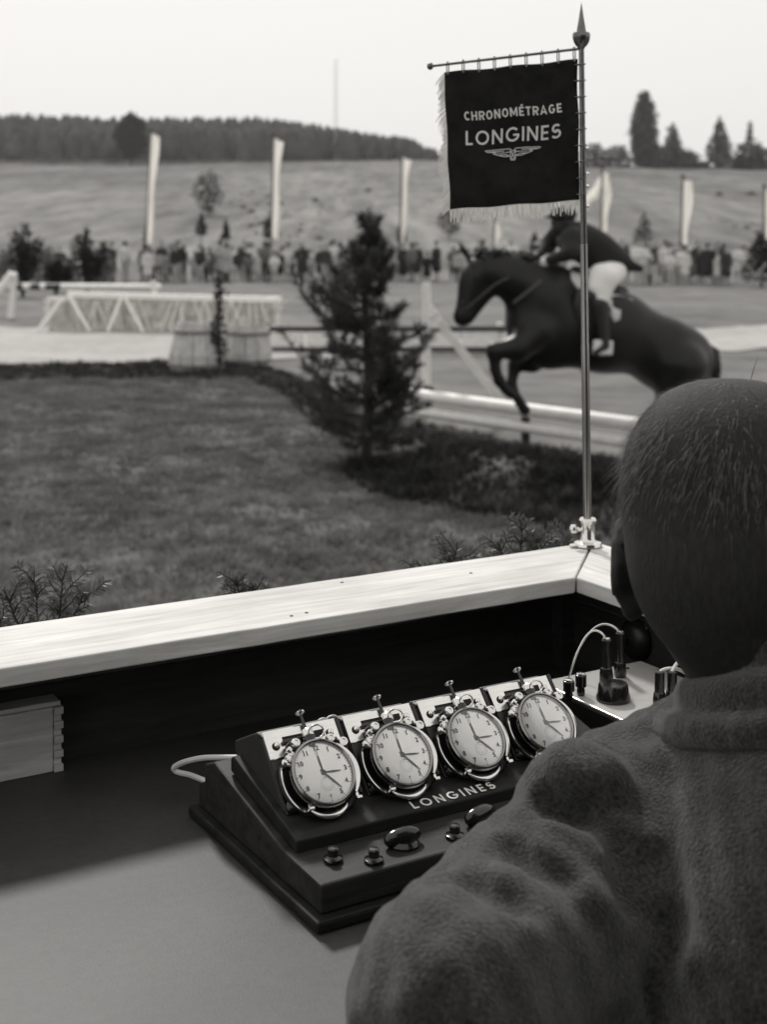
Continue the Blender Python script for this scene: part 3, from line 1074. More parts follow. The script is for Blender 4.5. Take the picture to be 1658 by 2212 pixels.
banner_pole(1299, 370, 505, 17, 60, "faint white banner with a slanting pennant, just right of the pole", .05, .1, arm=(1258, 432), seed=5)
banner_pole(1470, 388, 575, 19, 60, "white banner hanging alone on the right above the crowd", .12, .2, seed=6)
banner_pole(1650, 410, 520, 18, 58, "white banner cut by the right edge of the picture", .05, .1, seed=7)

# =================================================================== SPECTATORS
def person_sdf(armpose=0):
    s = SDF((-.42, -.3, -.02), (.42, .3, 1.85), .03)
    s.ell((0, 0, 1.62), (.078, .095, .115), k=.03)
    s.cap((0, .01, 1.38), (0, 0, 1.52), .055, .05, .03)
    s.ell((0, .01, 1.22), (.19, .115, .24), k=.06)
    s.ell((0, .01, .95), (.17, .12, .16), k=.06)
    for q in (-1, 1):
        s.chain([(q * .09, .01, .9), (q * .10, -.01, .5), (q * .11, .02, .09)], [.095, .062, .045], .03)
        s.cap((q * .11, .02, .05), (q * .12, -.14, .03), .045, .035, .02)
        if armpose == 0:
            s.chain([(q * .19, .01, 1.36), (q * .25, .02, 1.1), (q * .24, -.06, .86)], [.06, .047, .04], .03)
        else:
            s.chain([(q * .19, .01, 1.36), (q * .26, -.02, 1.1), (q * .06, -.18, 1.14)], [.06, .047, .04], .03)
    return s
def coat_sdf(armpose=0, long=False):
    s = SDF((-.45, -.32, .3), (.45, .32, 1.6), .03)
    s.ell((0, .01, 1.22), (.215, .14, .265), k=.06)
    s.ell((0, .01, .95), (.20, .145, .19), k=.08)
    if long: s.cap((0, .01, .95), (0, .01, .58), .17, .22, .06)
    for q in (-1, 1):
        if armpose == 0:
            s.chain([(q * .19, .01, 1.36), (q * .25, .02, 1.1), (q * .24, -.05, .92)], [.08, .065, .055], .04)
        else:
            s.chain([(q * .19, .01, 1.36), (q * .26, -.02, 1.1), (q * .10, -.16, 1.13)], [.08, .065, .055], .04)
    return s
crowd_parts = []
for ap in (0, 1):
    for lg in (False, True):
        V, Q = person_sdf(ap).mesh(1); V2, Q2 = coat_sdf(ap, lg).mesh(1)
        crowd_parts.append((V, Q, V2, Q2, ap, lg))
hat_mb = MB().lathe([(0, 1.78), (.08, 1.775), (.092, 1.70), (.15, 1.69), (.15, 1.68), (.088, 1.665), (0, 1.665)], 12)
hair_s = SDF((-.15, -.15, 1.45), (.15, .16, 1.8), .025); hair_s.ell((0, .022, 1.64), (.088, .098, .115), k=.02)
HV, HQ = hair_s.mesh(1)
COATN = ["white", "pale", "grey", "dark", "black"]
protos = {}
def crowd_proto(kind, ci, hat):
    key = (kind, ci, hat)
    if key not in protos:
        V, Q, V2, Q2, ap, lg = crowd_parts[kind]
        bm_ = bpy.data.meshes.new("person"); cm = None
        def mk(nm, V, Q, mat):
            me = bpy.data.meshes.new(nm); me.from_pydata(V.tolist(), [], Q.tolist()); me.update()
            me.polygons.foreach_set("use_smooth", [True] * len(me.polygons)); me.materials.append(mat); return me
        body = mk("person", V, Q, MT['cskin'] if ci == 0 else MT['c3'] if ci in (1, 2) else MT['cskin'])
        coat = mk("coat", V2, Q2, MT['c%d' % ci])
        if hat:
            top = bpy.data.meshes.new("hat"); top.from_pydata(hat_mb.v, [], hat_mb.f); top.materials.append(MT['c%d' % ((ci + 3) % 5)])
        else:
            top = mk("hair", HV, HQ, MT['chair'])
        protos[key] = (body, coat, top)
    return protos[key]
def spectator(x, y, where, g):
    kind = g.randrange(4); ci = g.choices([0, 1, 2, 3, 4], [28, 18, 12, 22, 20])[0]; hat = g.random() < .4
    body, coat, top = crowd_proto(kind, ci, hat)
    o = link("person", body)
    o.location = (x, y, 0); o.rotation_euler.z = g.uniform(-.9, .9) + (3.14 if g.random() < .2 else 0)
    s = g.uniform(.74, 1.02); o.scale = (s * g.uniform(.95, 1.12), s, s)
    if g.random() < .18: o.location.z = -.12
    c = link("coat", coat, o); t = link("hat" if hat else "hair", top, o)
    lng = "long" if crowd_parts[kind][5] else "short"
    tag(o, "%s spectator, %s %s coat, %s" % ("hatted" if hat else "bareheaded", lng, COATN[ci], where), "person", "spectators lining the far side of the show ground")
g = random.Random(5)
def crowd_row(px0, px1, Y0, Y1, step, where, skip=()):
    px = px0
    while px < px1:
        if not any(a < px < b for a, b in skip):
            Y = g.uniform(Y0, Y1)
            spectator((px - 829) / F_PX * Y, Y, where, g)
        px += step * (g.uniform(.35, 1.0) if g.random() < .7 else g.uniform(1.3, 3.2))
crowd_row(228, 660, 56.5, 58.0, 14, "in far crowd left of young pine")
crowd_row(235, 655, 59, 60.5, 16, "in far crowd left of young pine")
crowd_row(660, 890, 57, 60, 13, "in far crowd behind young pine")
crowd_row(890, 1250, 57, 60, 15, "in far crowd behind the horse's head")
crowd_row(1340, 1610, 53.5, 55.0, 13, "in far crowd right of the rider")
crowd_row(1345, 1605, 56, 57.5, 16, "in far crowd right of the rider")
crowd_row(5, 228, 57, 60, 34, "among far left bushes")

# =================================================================== JUMPS AND FENCES IN THE ARENA
def pole_tube(name, a, b, r, mat, parent, n=12):
    return MB().tube([a, b], r, n).build(name, mat, parent, smooth=True)

# striped pole on standards, far left
Y = 33.0
L0 = P(-60, 618, Y); L1 = P(347, 620, Y)
root = E("striped_jump", (L0.x, Y, 0), "white jumping pole with dark bands on slanting posts at the far left", "jump")
ctr = Vector((L0.x, Y, 0))
a, b2 = L0 - ctr, L1 - ctr
bands = [0, .23, .27, .31, .36, .39, .47, 1.0]
for i in range(len(bands) - 1):
    pole_tube("pole_band", a.lerp(b2, bands[i]), a.lerp(b2, bands[i + 1]), .075, MT['white'] if i % 2 == 0 else MT['darkpaint'], root)
for pxa, pya, pxb, pyb in ((31, 588, 22, 699), (330, 606, 340, 690)):
    p, q = P(pxa, pya, Y - .1) - ctr, P(pxb, pyb, Y - .1) - ctr
    q.z = 0
    MB().tube([p, q], [.07, .085], 8).build("standard", MT['white'], root, smooth=True)
p, q = P(-5, 632, Y - .25) - ctr, P(26, 590, Y - .25) - ctr
MB().tube([p, q], .1, 8).build("brace", MT['white'], root, smooth=True)

# brushwood hurdle
Y = 28.4
ctr = Vector(((380 - 829) / F_PX * Y, Y, 0))
root = E("brush_hurdle", ctr, "long low hurdle of pale brushwood under a white top rail", "hurdle")
t0, t1 = P(146, 636, Y) - ctr, P(608, 648, Y) - ctr
MB().beam(t0, t1, .16, .12).build("top_rail", MT['white'], root, bevel=.012)
m0, m1 = P(330, 702, Y) - ctr, P(600, 706, Y) - ctr
for pxa in (160, 236, 402, 505, 590):
    w = .10
    p = P(pxa, 640, Y + .05) - ctr; q = Vector((p.x + (.10 if pxa > 550 else -.03), p.y, 0))
    MB().beam(q, p, w, w, (0, 1, 0)).build("post", MT['white'], root, bevel=.01)
for (pa, pb) in (((137, 640), (78, 712)), ((150, 640), (196, 714)), ((270, 642), (310, 714)), ((262, 642), (232, 712))):
    p = P(pa[0], pa[1], Y - .18) - ctr; q = P(pb[0], pb[1], Y - .38) - ctr; q.z = 0
    MB().beam(q, p, .07, .05, (0, 1, 0)).build("trestle_leg", MT['white'], root, bevel=.008)
gst = random.Random(9)
for k in range(22):
    x_ = t0.x + .25 + (t1.x - t0.x - .5) * (k + gst.uniform(-.3, .3)) / 21
    MB().tube([(x_, -.09, .02), (x_ + gst.uniform(-.28, .28), -.085, .62)], [.020, .016], 6).build("stick", MT['white'], root, smooth=True)
MB().beam(m0, m1, .05, .08).build("bottom_rail", MT['white'], root, bevel=.01)
g2 = np.random.default_rng(4)
n = 9000
x0, x1 = t0.x + .1, t1.x - .1
bx = g2.uniform(x0 - .5, x1, n); bz = g2.uniform(.02, .66, n); by = g2.uniform(-.04, .10, n)
an = g2.normal(0.2, .9, n); ln = g2.uniform(.06, .26, n); wd = g2.uniform(.006, .016, n)
dx, dz = np.cos(an + 1.2), np.sin(an + 1.2)
zc = np.clip(bz + dz * ln, .0, .74)
A = np.stack([bx - wd * dz, by, bz + wd * dx], -1); Bq = np.stack([bx + wd * dz, by + .01, bz - wd * dx], -1)
C = np.stack([bx + dx * ln, by + g2.uniform(-.05, .05, n), zc], -1)
V = np.stack([A, Bq, C], 1).reshape(-1, 3)
fast_mesh("brushwood", V, np.arange(3 * n).reshape(-1, 3), MT['brush'], root, kind='stuff')

# low fence of dark poles with white boards, behind the pine and the horse's chest
Y = 23.4
ctr = Vector(((850 - 829) / F_PX * Y, Y, 0))
root = E("low_plank_jump", ctr, "low white board jump between two long dark poles behind the pine", "jump")
for zz, dy in ((.40, 0), (.055, -.12)):
    pole_tube("dark_pole", Vector(((575 - 829) / F_PX * Y - ctr.x, dy, zz)), Vector(((1330 - 829) / F_PX * Y - ctr.x, dy, zz)), .05, MT['darkpaint'], root)
for i in range(9):
    xa = (578 + i * 84 - 829) / F_PX * Y - ctr.x
    MB().box((xa, .02, .10), (xa + 80 / F_PX * Y, .06, .335)).build("board", MT['white'], root, bevel=.008)
    if i % 2 == 0:
        MB().box((xa - .05, .07, 0), (xa + .04, .15, .5)).build("post", MT['white'] if i % 4 else MT['darkpaint'], root, bevel=.008)

# two stave tubs with a sapling between
def tub(px, Y, w, h, taper, nst, label, seed):
    c = Vector(((px - 829) / F_PX * Y, Y, 0))
    root = E("wooden_tub", c, label, "tub", "stave tubs at the edge of the sand")
    g = random.Random(seed)
    r0, r1 = w / 2, w / 2 * taper
    for k in range(nst):
        a = 2 * math.pi * (k + .5) / nst
        da = math.pi / nst * .93
        rr0, rr1 = r0 * g.uniform(.98, 1.03), r1 * g.uniform(.98, 1.03)
        hh = h * g.uniform(.96, 1.04)
        vs = []
        for (r, z) in ((rr0, 0), (rr0 * 1.04, hh * .35), (rr1, hh)):
            for ri in (r, r - .035):
                for s in (-1, 1):
                    vs.append((ri * math.cos(a + s * da), ri * math.sin(a + s * da), z))
        fs = []
        for l in (0, 4):
            fs += [(l, l + 1, l + 5, l + 4), (l + 2, l + 6, l + 7, l + 3), (l, l + 4, l + 6, l + 2), (l + 1, l + 3, l + 7, l + 5)]
        fs += [(0, 2, 3, 1), (8, 9, 11, 10)]
        MB().add(vs, fs).build("stave", MT['stave'], root)
    MB().lathe([(r1 - .04, h * .8), (r1 * .5, h * .86), (0, h * .88)], 20).build("soil", MT['soil'], root, smooth=True)
    for z, f in ((.12, 1.055), (.8, .0)):
        r = r0 * 1.05 if f else (r0 * 1.04 + (r1 - r0 * 1.04) * (.8 - .35) / .65) * 1.035
        MB().lathe([(r, h * z), (r + .012, h * z), (r + .012, h * z + .04), (r, h * z + .04), (r, h * z)], 28, caps=False).build("hoop", MT['tubrim'], root)
    return root
tub(425, 20.2, .78, .70, .72, 12, "larger pale stave tub, left of the dark sapling", 3)
tub(535, 21.0, .70, .60, .92, 12, "smaller bright stave tub, right of the dark sapling", 5)
Y = 20.0
tree("sapling", Vector(((473 - 829) / F_PX * Y, Y, 0)), 1.42, [(.1, .10), (.45, .13), (.62, .05), (.8, .10), (1, .02)], 420, .04, MT['leaf_dark'], "thin dark sapling growing between the two stave tubs", "tree", None, .03, 12, gap=.2)

# white rails jumped by the horse
ctr = Vector((.447, 14.4, 0))
root = E("rail_jump", ctr, "pair of white rails with a tall white post that the horse is clearing", "jump")
def jl(t, z):
    p = JA.lerp(JC, t); return Vector((p.x, p.y, z)) - ctr
pole_tube("rail", jl(-.015, .335), jl(1.25, .335), .064, MT['white'], root, 14)
pole_tube("lower_rail", jl(0, .165), jl(1.25, .165), .048, MT['white'], root, 14)
MB().tube([(0, .03, -.1), (0, .03, 1.49)], [.048, .046], 10).build("upright", MT['white'], root, smooth=True)
MB().tube([(-.01, -.03, .24), (.02, -.05, .42)], .06, 8).build("rail_cup", MT['darkpaint'], root, smooth=True)
br0, br1 = P(934, 676, 14.42) - ctr, P(1112, 905, 14.9) - ctr
MB().beam(br0, br1, .09, .08, (0, 1, 0)).build("brace", MT['white'], root, bevel=.006)
MB().prism([(.01, 1.02), (.12, 1.02), (.15, 1.10), (.06, 1.27), (.01, 1.22)], .0, .06, 'y').build("bracket", MT['white'], root, bevel=.006)
for t in (.42, .98):
    MB().box((-.04, -.04, -.1), (.04, .04, .31), Matrix.Translation(jl(t, 0) + Vector((.04, .07, 0)))).build("stake", MT['darkpaint'], root, bevel=.005)

# white trestle at the right edge
Y = 50
ctr = Vector(((1632 - 829) / F_PX * Y, Y, 0))
root = E("white_trestle", ctr, "white crossed trestle at the right edge in front of the crowd", "trestle")
for (x0, z0, x1, z1) in ((-.45, 1.0, .55, .05), (-.35, .05, .4, .95)):
    MB().beam((x0, -.05, z0), (x1, .05 if x0 < -.4 else -.15, z1), .045, .04, (0, 1, 0)).build("leg", MT['c1'], root)
MB().beam((-.55, .0, .55), (.7, 0, .5), .05, .06).build("crosspiece", MT['c1'], root)

# =================================================================== YOUNG PINE
def young_pine():
    base = PZ(790, 1003, .02)
    S = base.y / F_PX
    root = E("young_pine", base, "young loose pine growing in the meadow left of the white rails", "tree")
    H = 550 * S
    g = random.Random(17)
    def sway(z): return Vector((.02 * math.sin(z * 3) + .012 * z, .02 * math.cos(z * 2.3), z))
    trunk = MB()
    zs = [-.12 + (H * .97 + .12) * i / 14 for i in range(15)]
    trunk.tube([sway(z) for z in zs], [.052 * (1 - .86 * i / 14) + .004 for i in range(15)], 9)
    br = MB(); needles = []
    # silhouette: half widths read from the photo at heights above the base
    hp = [.2, .41, .8, 1.2, 1.42, 1.62, 1.78, 1.9, 2.05, 2.2]
    hw = [.52, .70, .62, .54, .44, .30, .15, .11, .13, .03]
    def needle_tuft(p, d, n, ln):
        for _ in range(n):
            q = (d * g.uniform(.5, 1.1) + Vector((g.gauss(0, .55), g.gauss(0, .55), g.gauss(.15, .5)))).normalized()
            needles.append((p, q, ln * g.uniform(.7, 1.25)))
    z = .20
    while z < H - .12:
        f = z / H
        k = 2
        for j in range(k):
            a = g.uniform(0, 6.283)
            reach = np.interp(z, hp, hw) * g.uniform(.45, 1.12) * (1 - .30 * max(0, math.cos(a)))
            up = g.uniform(.05, .8) if f < .6 else g.uniform(.3, .9)
            droop = .10 * g.random()
            p0 = sway(z + g.uniform(-.05, .05))
            pts = [p0]
            m = 6
            bend = g.uniform(-.5, .5)
            for i in range(1, m + 1):
                t = i / m
                aa = a + bend * t
                pts.append(p0 + Vector((math.cos(aa) * reach * t, math.sin(aa) * reach * t, reach * up * (t ** 2.1) - droop * t)))
            br.tube(pts, [.011 * (1 - .8 * i / m) * (1.3 - f) + .002 for i in range(m + 1)], 5)
            for i in range(2, m + 1):
                d = (pts[i] - pts[i - 1]).normalized()
                needle_tuft(pts[i], d, 8 if i < m else 20, .075)
                needle_tuft(pts[i].lerp(pts[i - 1], .5), d, 7, .065)
                if i > 1:
                    for s in (-1, 1):
                        if g.random() < .6:
                            sd = (d * .7 + Vector((-d.y, d.x, .5)) * s * g.uniform(.5, 1.1) + Vector((0, 0, .35))).normalized()
                            L = reach * (1 - i / m * .5) * g.uniform(.22, .5)
                            q = pts[i] + sd * L + Vector((0, 0, L * .3))
                            br.tube([pts[i], q], [.004, .0015], 4)
                            for w in (.5, .8):
                                needle_tuft(pts[i].lerp(q, w), sd, 9, .065)
                            needle_tuft(q, (sd + Vector((0, 0, .5))).normalized(), 24, .078)
        z += g.uniform(.022, .048) if f < .70 else .055
    for i in range(8):
        needle_tuft(sway(H * (.86 + .018 * i)), Vector((0, 0, 1)), 14, .08)
    p = np.array([n[0] for n in needles]); d = np.array([n[1] for n in needles]); L = np.array([n[2] for n in needles])[:, None]
    r = np.random.default_rng(3).normal(size=d.shape); sdv = np.cross(d, r); sdv /= np.linalg.norm(sdv, axis=1)[:, None]
    w = .0036
    V = np.stack([p - sdv * w, p + sdv * w, p + d * L + sdv * w * .5, p + d * L * 1.02 - sdv * w * .5], 1).reshape(-1, 3)
    n = len(p); o = np.arange(n) * 4
    trunk.build("trunk", MT['bark'], root, smooth=True)
    br.build("branches", MT['bark'], root, smooth=True, kind='stuff')
    fast_mesh("crown", V, np.stack([o, o + 1, o + 2, o + 3], 1), MT['needle'], root)
young_pine()

# =================================================================== HORSE AND RIDER
HY = 12.0
hf = Vector((-.97, -.243, 0)); hs = Vector((.243, -.97, 0))
H0 = P(1290, 700, HY)      # middle of the trunk
horse = E("horse", (H0.x, H0.y, 0), "dark horse leaping left over the white rails", "horse", None, rot=(0, 0, math.atan2(hs.x, -hs.y) if False else 0))
# local frame: x along heading, y = near side (towards the camera), z up
horse.matrix_world = Matrix(((hf.x, hs.x, 0, H0.x), (hf.y, hs.y, 0, H0.y), (0, 0, 1, 0), (0, 0, 0, 1)))
# proper rotation keeps handedness: x=heading, y=left of heading, z up
def hp(px, py, side=0.0):
    """photo point -> local horse point on the plane offset by side"""
    # sight line through pixel meets plane through H0 spanned by hf and z, offset hs*side
    rx = (px - 829) / F_PX
    nx, ny = hs.x, hs.y
    Yd = (nx * H0.x + ny * H0.y + side) / (nx * rx + ny)
    X = rx * Yd
    zz = CAM_H - (py - 505) / F_PX * Yd
    d = Vector((X - H0.x, Yd - H0.y, 0))
    return Vector((d.dot(hf), side, zz))

def T3(p): return (p.x, p.y, p.z)
hs_ = SDF((-1.35, -.48, -.15), (1.55, .48, 2.15), .022)
def hc(a, b, ra, rb, k=.06): hs_.cap(T3(a), T3(b), ra, rb, k)
# trunk
cA = hp(1180, 690); cB = hp(1300, 705); cC = hp(1430, 735); cD = hp(1490, 760)
hs_.ell(T3(hp(1195, 690)), (.36, .26, .43), Matrix.Rotation(R(-8), 3, 'Y'), .1)
hs_.ell(T3(hp(1300, 712)), (.56, .295, .38), Matrix.Rotation(R(-9), 3, 'Y'), .12)
hs_.ell(T3(hp(1436, 764)), (.42, .265, .325), Matrix.Rotation(R(-24), 3, 'Y'), .12)
hs_.ell(T3(hp(1476, 790)), (.26, .25, .31), Matrix.Rotation(R(-30), 3, 'Y'), .1)
hs_.cap(T3(hp(1195, 592)), T3(hp(1285, 650)), .08, .10, .12)
hs_.ell(T3(hp(1135, 690)), (.16, .2, .25), None, .1)
# neck and head
n0, n1, n2 = hp(1170, 640), hp(1105, 600), hp(1048, 582)
hs_.cap(T3(n0), T3(n1), .24, .185, .1); hs_.cap(T3(n1), T3(n2), .175, .135, .08)
hs_.cap(T3(hp(1090, 570)), T3(hp(1180, 605)), .10, .12, .1)
j0, j1, j2 = hp(1038, 590), hp(1020, 640), hp(1003, 678)
hs_.ell(T3(hp(1037, 606)), (.19, .10, .155), Matrix.Rotation(R(60), 3, 'Y'), .06)
hs_.cap(T3(hp(1022, 600)), T3(hp(1003, 674)), .115, .075, .05)
hs_.cap(T3(hp(1045, 630)), T3(hp(1012, 684)), .09, .06, .05)
hs_.ell(T3(hp(999, 685)), (.078, .065, .082), None, .04)
for s in (-1, 1):
    e0, e1 = hp(1012, 556, s * .055), hp(991, 522, s * .07)
    hs_.cap(T3(e0), T3(e0.lerp(e1, .5)), .026, .032, .02); hs_.cap(T3(e0.lerp(e1, .5)), T3(e1), .032, .008, .015)
    hs_.ell(T3(hp(1019, 600, s * .085)), (.03, .018, .03), None, .02)
    hs_.ell(T3(hp(987, 684, s * .035)), (.016, .012, .018), None, .01, cut=True)
# forelegs, tucked
def leg(pts, rad, k=.05):
    for i in range(len(pts) - 1):
        hs_.cap(T3(pts[i]), T3(pts[i + 1]), rad[i], rad[i + 1], k if i < 2 else .03)
leg([hp(1165, 715, .15), hp(1120, 752, .17), hp(1068, 757, .17), hp(1071, 800, .16), hp(1079, 822, .15), hp(1094, 842, .15), hp(1106, 850, .15)], [.15, .105, .066, .043, .047, .04, .05])
leg([hp(1195, 745, -.14), hp(1150, 778, -.15), hp(1114, 786, -.15), hp(1106, 825, -.14), hp(1108, 842, -.14), hp(1122, 866, -.13), hp(1135, 886, -.13)], [.15, .10, .064, .042, .047, .040, .052])
# hind legs pushing off, the ground is a little below the hooves
for s, dx in ((.15, 0), (-.15, 18)):
    leg([hp(1470 + dx * .3, 790, s), hp(1456 + dx, 872, s), hp(1540 + dx, 925, s), hp(1535 + dx, 985, s), hp(1522 + dx, 1008, s), hp(1505 + dx, 1020, s)], [.24, .15, .066, .046, .05, .052])
hb = hs_.build("horse_body", MT['horse'], horse, 2)
# tail and mane
tl = MB()
g3 = random.Random(8)
for i in range(46):
    a = hp(1524, 742, g3.uniform(-.05, .05)); b3 = hp(1546 + g3.uniform(-8, 10), 800 + g3.uniform(-10, 10), g3.uniform(-.1, .1)); c3 = hp(1536 + g3.uniform(-22, 14), 868 + g3.uniform(-30, 40), g3.uniform(-.14, .14))
    tl.tube([a, a.lerp(b3, .5) + Vector((-.05, 0, .03)), b3, c3], [.02, .022, .018, .004], 5)
tl.build("tail", MT['mane'], horse, smooth=True)
mn = MB()
for i in range(60):
    t = i / 59
    p0 = hp(1026 + 118 * t, 556 + 6 * math.sin(t * 3) - 2, g3.uniform(-.05, .05))
    p1 = hp(1034 + 118 * t + g3.uniform(0, 16), 542 + 10 * t + g3.uniform(-5, 6), g3.uniform(-.08, .10))
    p2 = hp(1046 + 116 * t + g3.uniform(0, 18), 552 + 8 * t + g3.uniform(-6, 10), g3.uniform(-.10, .14))
    mn.tube([p0, p1, p2], [.022, .026, .006], 5)
mn.build("mane", MT['mane'], horse, smooth=True)
# tack
def strap(name, pts, r, mat=MT['tack']):
    return MB().tube(pts, r, 6).build(name, mat, horse, smooth=True)
strap("breast_strap", [hp(1110, 655, .19), hp(1140, 632, .235), hp(1170, 607, .20)], .016)
for s in (-1, 1):
    strap("rein", [hp(1006, 668, s * .08), hp(1070, 615, s * .2), hp(1150, 572, s * .13), hp(1178, 560, s * .08)], .009)
strap("noseband", [hp(992, 652, .0), hp(1002, 654, .085), hp(1024, 660, .075), hp(1030, 662, 0), hp(1024, 660, -.075), hp(1002, 654, -.085), hp(992, 652, 0)], .011, MT['leather'])
strap("cheek_strap", [hp(1020, 562, .075), hp(1018, 610, .108), hp(1008, 664, .075)], .010, MT['leather'])
strap("girth", [hp(1262, 640, .25), hp(1262, 720, .305), hp(1262, 790, .18), hp(1262, 802, 0)], .028, MT['leather'])
def sheet_on_side(name, outline, side, mat, thick=.02):
    vs = [hp(x, y, side(x, y)) for x, y in outline]
    c = sum(vs, Vector()) / len(vs)
    n = len(vs)
    o = MB().add(vs + [c], [(i, (i + 1) % n, n) for i in range(n)]).build(name, mat, horse, smooth=True)
    sd = o.modifiers.new("solid", 'SOLIDIFY'); sd.thickness = thick; sd.offset = 0
    return o
for sg in (1, -1):
    sheet_on_side("saddle_cloth", [(1234, 588), (1262, 596), (1300, 630), (1345, 640), (1367, 648), (1364, 664), (1342, 662), (1340, 690), (1328, 696), (1316, 668), (1300, 662), (1262, 640), (1236, 604)],
                  lambda x, y: sg * (.10 + .19 * min(1, max(0, (y - 585 - (x - 1234) * .35) / 60))), MT['saddlecloth'])
sd_ = SDF((-.6, -.36, .9), (.6, .36, 1.9), .02)
sd_.cap(T3(hp(1245, 592)), T3(hp(1300, 622)), .075, .085, .06); sd_.cap(T3(hp(1300, 622)), T3(hp(1346, 632)), .085, .06, .06)
for s in (-1, 1):
    sd_.ell(T3(hp(1280, 670, s * .27)), (.17, .035, .24), Matrix.Rotation(R(14), 3, 'Y'), .05)
sd_.build("saddle", MT['leather'], horse, 2)
for s in (-1, 1):
    p = hp(1301, 766, s * .36)
    MB().tube([p + Vector((-.06, 0, 0)), p + Vector((-.055, 0, .09)), p + Vector((0, 0, .14)), p + Vector((.055, 0, .09)), p + Vector((.06, 0, 0)), p + Vector((0, 0, -.01))], .009, 6, closed=True).build("stirrup", MT['chrome'], horse, smooth=True)
    strap("stirrup_leather", [hp(1290, 660, s * .30), p + Vector((0, 0, .14))], .012, MT['leather'])

# rider
rider = E("person", (H0.x, H0.y, 0), "rider in dark coat and white breeches crouching forward over the leaping horse", "person")
rider.matrix_world = horse.matrix_world.copy()
rb = SDF((-.75, -.52, .6), (.95, .52, 2.45), .016)
def rc(S, a, b, ra, rb_, k=.03): S.cap(T3(a), T3(b), ra, rb_, k)
# head looking forward, in line with the leaning trunk
hd = hp(1216, 474)
rb.ell(T3(hd), (.098, .077, .115), Matrix.Rotation(R(20), 3, 'Y'), .02)
rb.ell(T3(hd + Vector((.035, 0, -.075))), (.06, .055, .06), None, .03)
rb.ell(T3(hd + Vector((.098, 0, -.03))), (.02, .014, .022), None, .015)
for s in (-1, 1):
    rb.ell(T3(hd + Vector((-.01, s * .078, -.02))), (.022, .012, .034), None, .01)
    rb.ell(T3(hd + Vector((.086, s * .03, .005))), (.012, .014, .010), None, .008, cut=True)
    rb.ell(T3(hd + Vector((.080, s * .03, .005))), (.011, .012, .009), None, .004)
rb.cap(T3(hd + Vector((.075, -.025, -.082))), T3(hd + Vector((.075, .025, -.082))), .004, .004, .004, cut=True)
rc(rb, hd + Vector((-.04, 0, -.06)), hp(1240, 512), .055, .06)
rc(rb, hp(1240, 515), hp(1325, 572), .12, .13, .06)
for s in (-1, 1):
    sh, el_, ha = hp(1236, 515, s * .17), hp(1203 if s < 0 else 1236, 545 if s > 0 else 520, s * .27), hp(1178, 566, s * .09)
    rc(rb, sh, el_, .05, .042); rc(rb, el_, ha, .04, .03)
    # a closed hand: palm, four bent fingers and a thumb on top
    pd = (ha - el_).normalized()
    pm = ha + pd * .05
    rc(rb, ha, pm, .03, .036, .02)
    for fi in range(4):
        f0 = pm + Vector((.012, 0, .028 - .02 * fi)); f1 = f0 + pd * (.038 - .004 * abs(fi - 1)) ; f2 = f1 + Vector((-.012, -s * .03, -.006)); 
        rc(rb, f0, f1, .0125, .0115, .006); rc(rb, f1, f2, .0115, .010, .005)
    rc(rb, pm + Vector((0, -s * .01, .03)), pm + pd * .045 + Vector((0, -s * .012, .042)), .012, .010, .008)
    hip, kn, an_ = hp(1325, 588, s * .12), hp(1282, 640, s * .30), hp(1306, 738, s * .33)
    rc(rb, hip, kn, .095, .06, .05); rc(rb, kn, an_, .055, .035)
    rc(rb, an_, hp(1290, 757, s * .35), .035, .03)
rb.build("rider_body", MT['skin'], rider, 2)
for s in (-1, 1):
    gv = SDF((-.2, -.4, .9), (.9, .4, 2.0), .012)
    ha = hp(1178, 566, s * .09); el_ = hp(1203 if s < 0 else 1236, 545 if s > 0 else 520, s * .27); pd = (ha - el_).normalized(); pm = ha + pd * .05
    gv.cap(T3(ha - pd * .05), T3(pm), .043, .047, .03)
    for fi in range(4):
        f0 = pm + Vector((.012, 0, .030 - .02 * fi)); f1 = f0 + pd * .04
        gv.cap(T3(f0), T3(f1), .018, .016, .008)
    gv.build("glove", MT['saddlecloth'], rider, 1)
jk = SDF((-.85, -.56, .9), (.75, .56, 2.35), .018)
rc(jk, hp(1247, 520), hp(1322, 566), .165, .155, .08)
rc(jk, hp(1238, 517, -.14), hp(1238, 517, .14), .10, .10, .07)
jk.ell(T3(hp(1285, 530)), (.25, .18, .13), Matrix.Rotation(R(-32), 3, 'Y'), .08)
rc(jk, hp(1325, 560, .09), hp(1386, 581, .10), .085, .03, .05); rc(jk, hp(1325, 560, -.09), hp(1372, 580, -.10), .085, .03, .05)
for s in (-1, 1):
    sh, el_, ha = hp(1236, 515, s * .17), hp(1203 if s < 0 else 1236, 545 if s > 0 else 520, s * .27), hp(1178, 566, s * .09)
    if s < 0:
        sh = hp(1212, 494, s * .17); el_ = hp(1186, 524, s * .26); ha = hp(1168, 556, s * .12)
    rc(jk, sh, el_, .078, .064, .04); rc(jk, el_, el_.lerp(ha, .9), .064, .046, .03)
jk.build("coat", MT['riding'], rider, 2)
MB().tube([hp(1226, 500, .055), hp(1232, 506, .075), hp(1238, 512, .06), hp(1240, 514, 0), hp(1238, 512, -.06), hp(1226, 500, -.055)], .022, 8).build("collar", MT['shirt'], rider, smooth=True)
bq = SDF((-.75, -.5, .6), (.7, .5, 2.0), .018)
rc(bq, hp(1326, 588, -.08), hp(1326, 588, .08), .105, .105, .05)
for s in (-1, 1):
    rc(bq, hp(1326, 588, s * .10), hp(1306, 600, s * .26), .105, .115, .05); rc(bq, hp(1306, 600, s * .26), hp(1297, 652, s * .32), .115, .072, .04); rc(bq, hp(1292, 590, s * .27), hp(1288, 620, s * .30), .06, .07, .05)
bq.build("breeches", MT['breeches'], rider, 2)
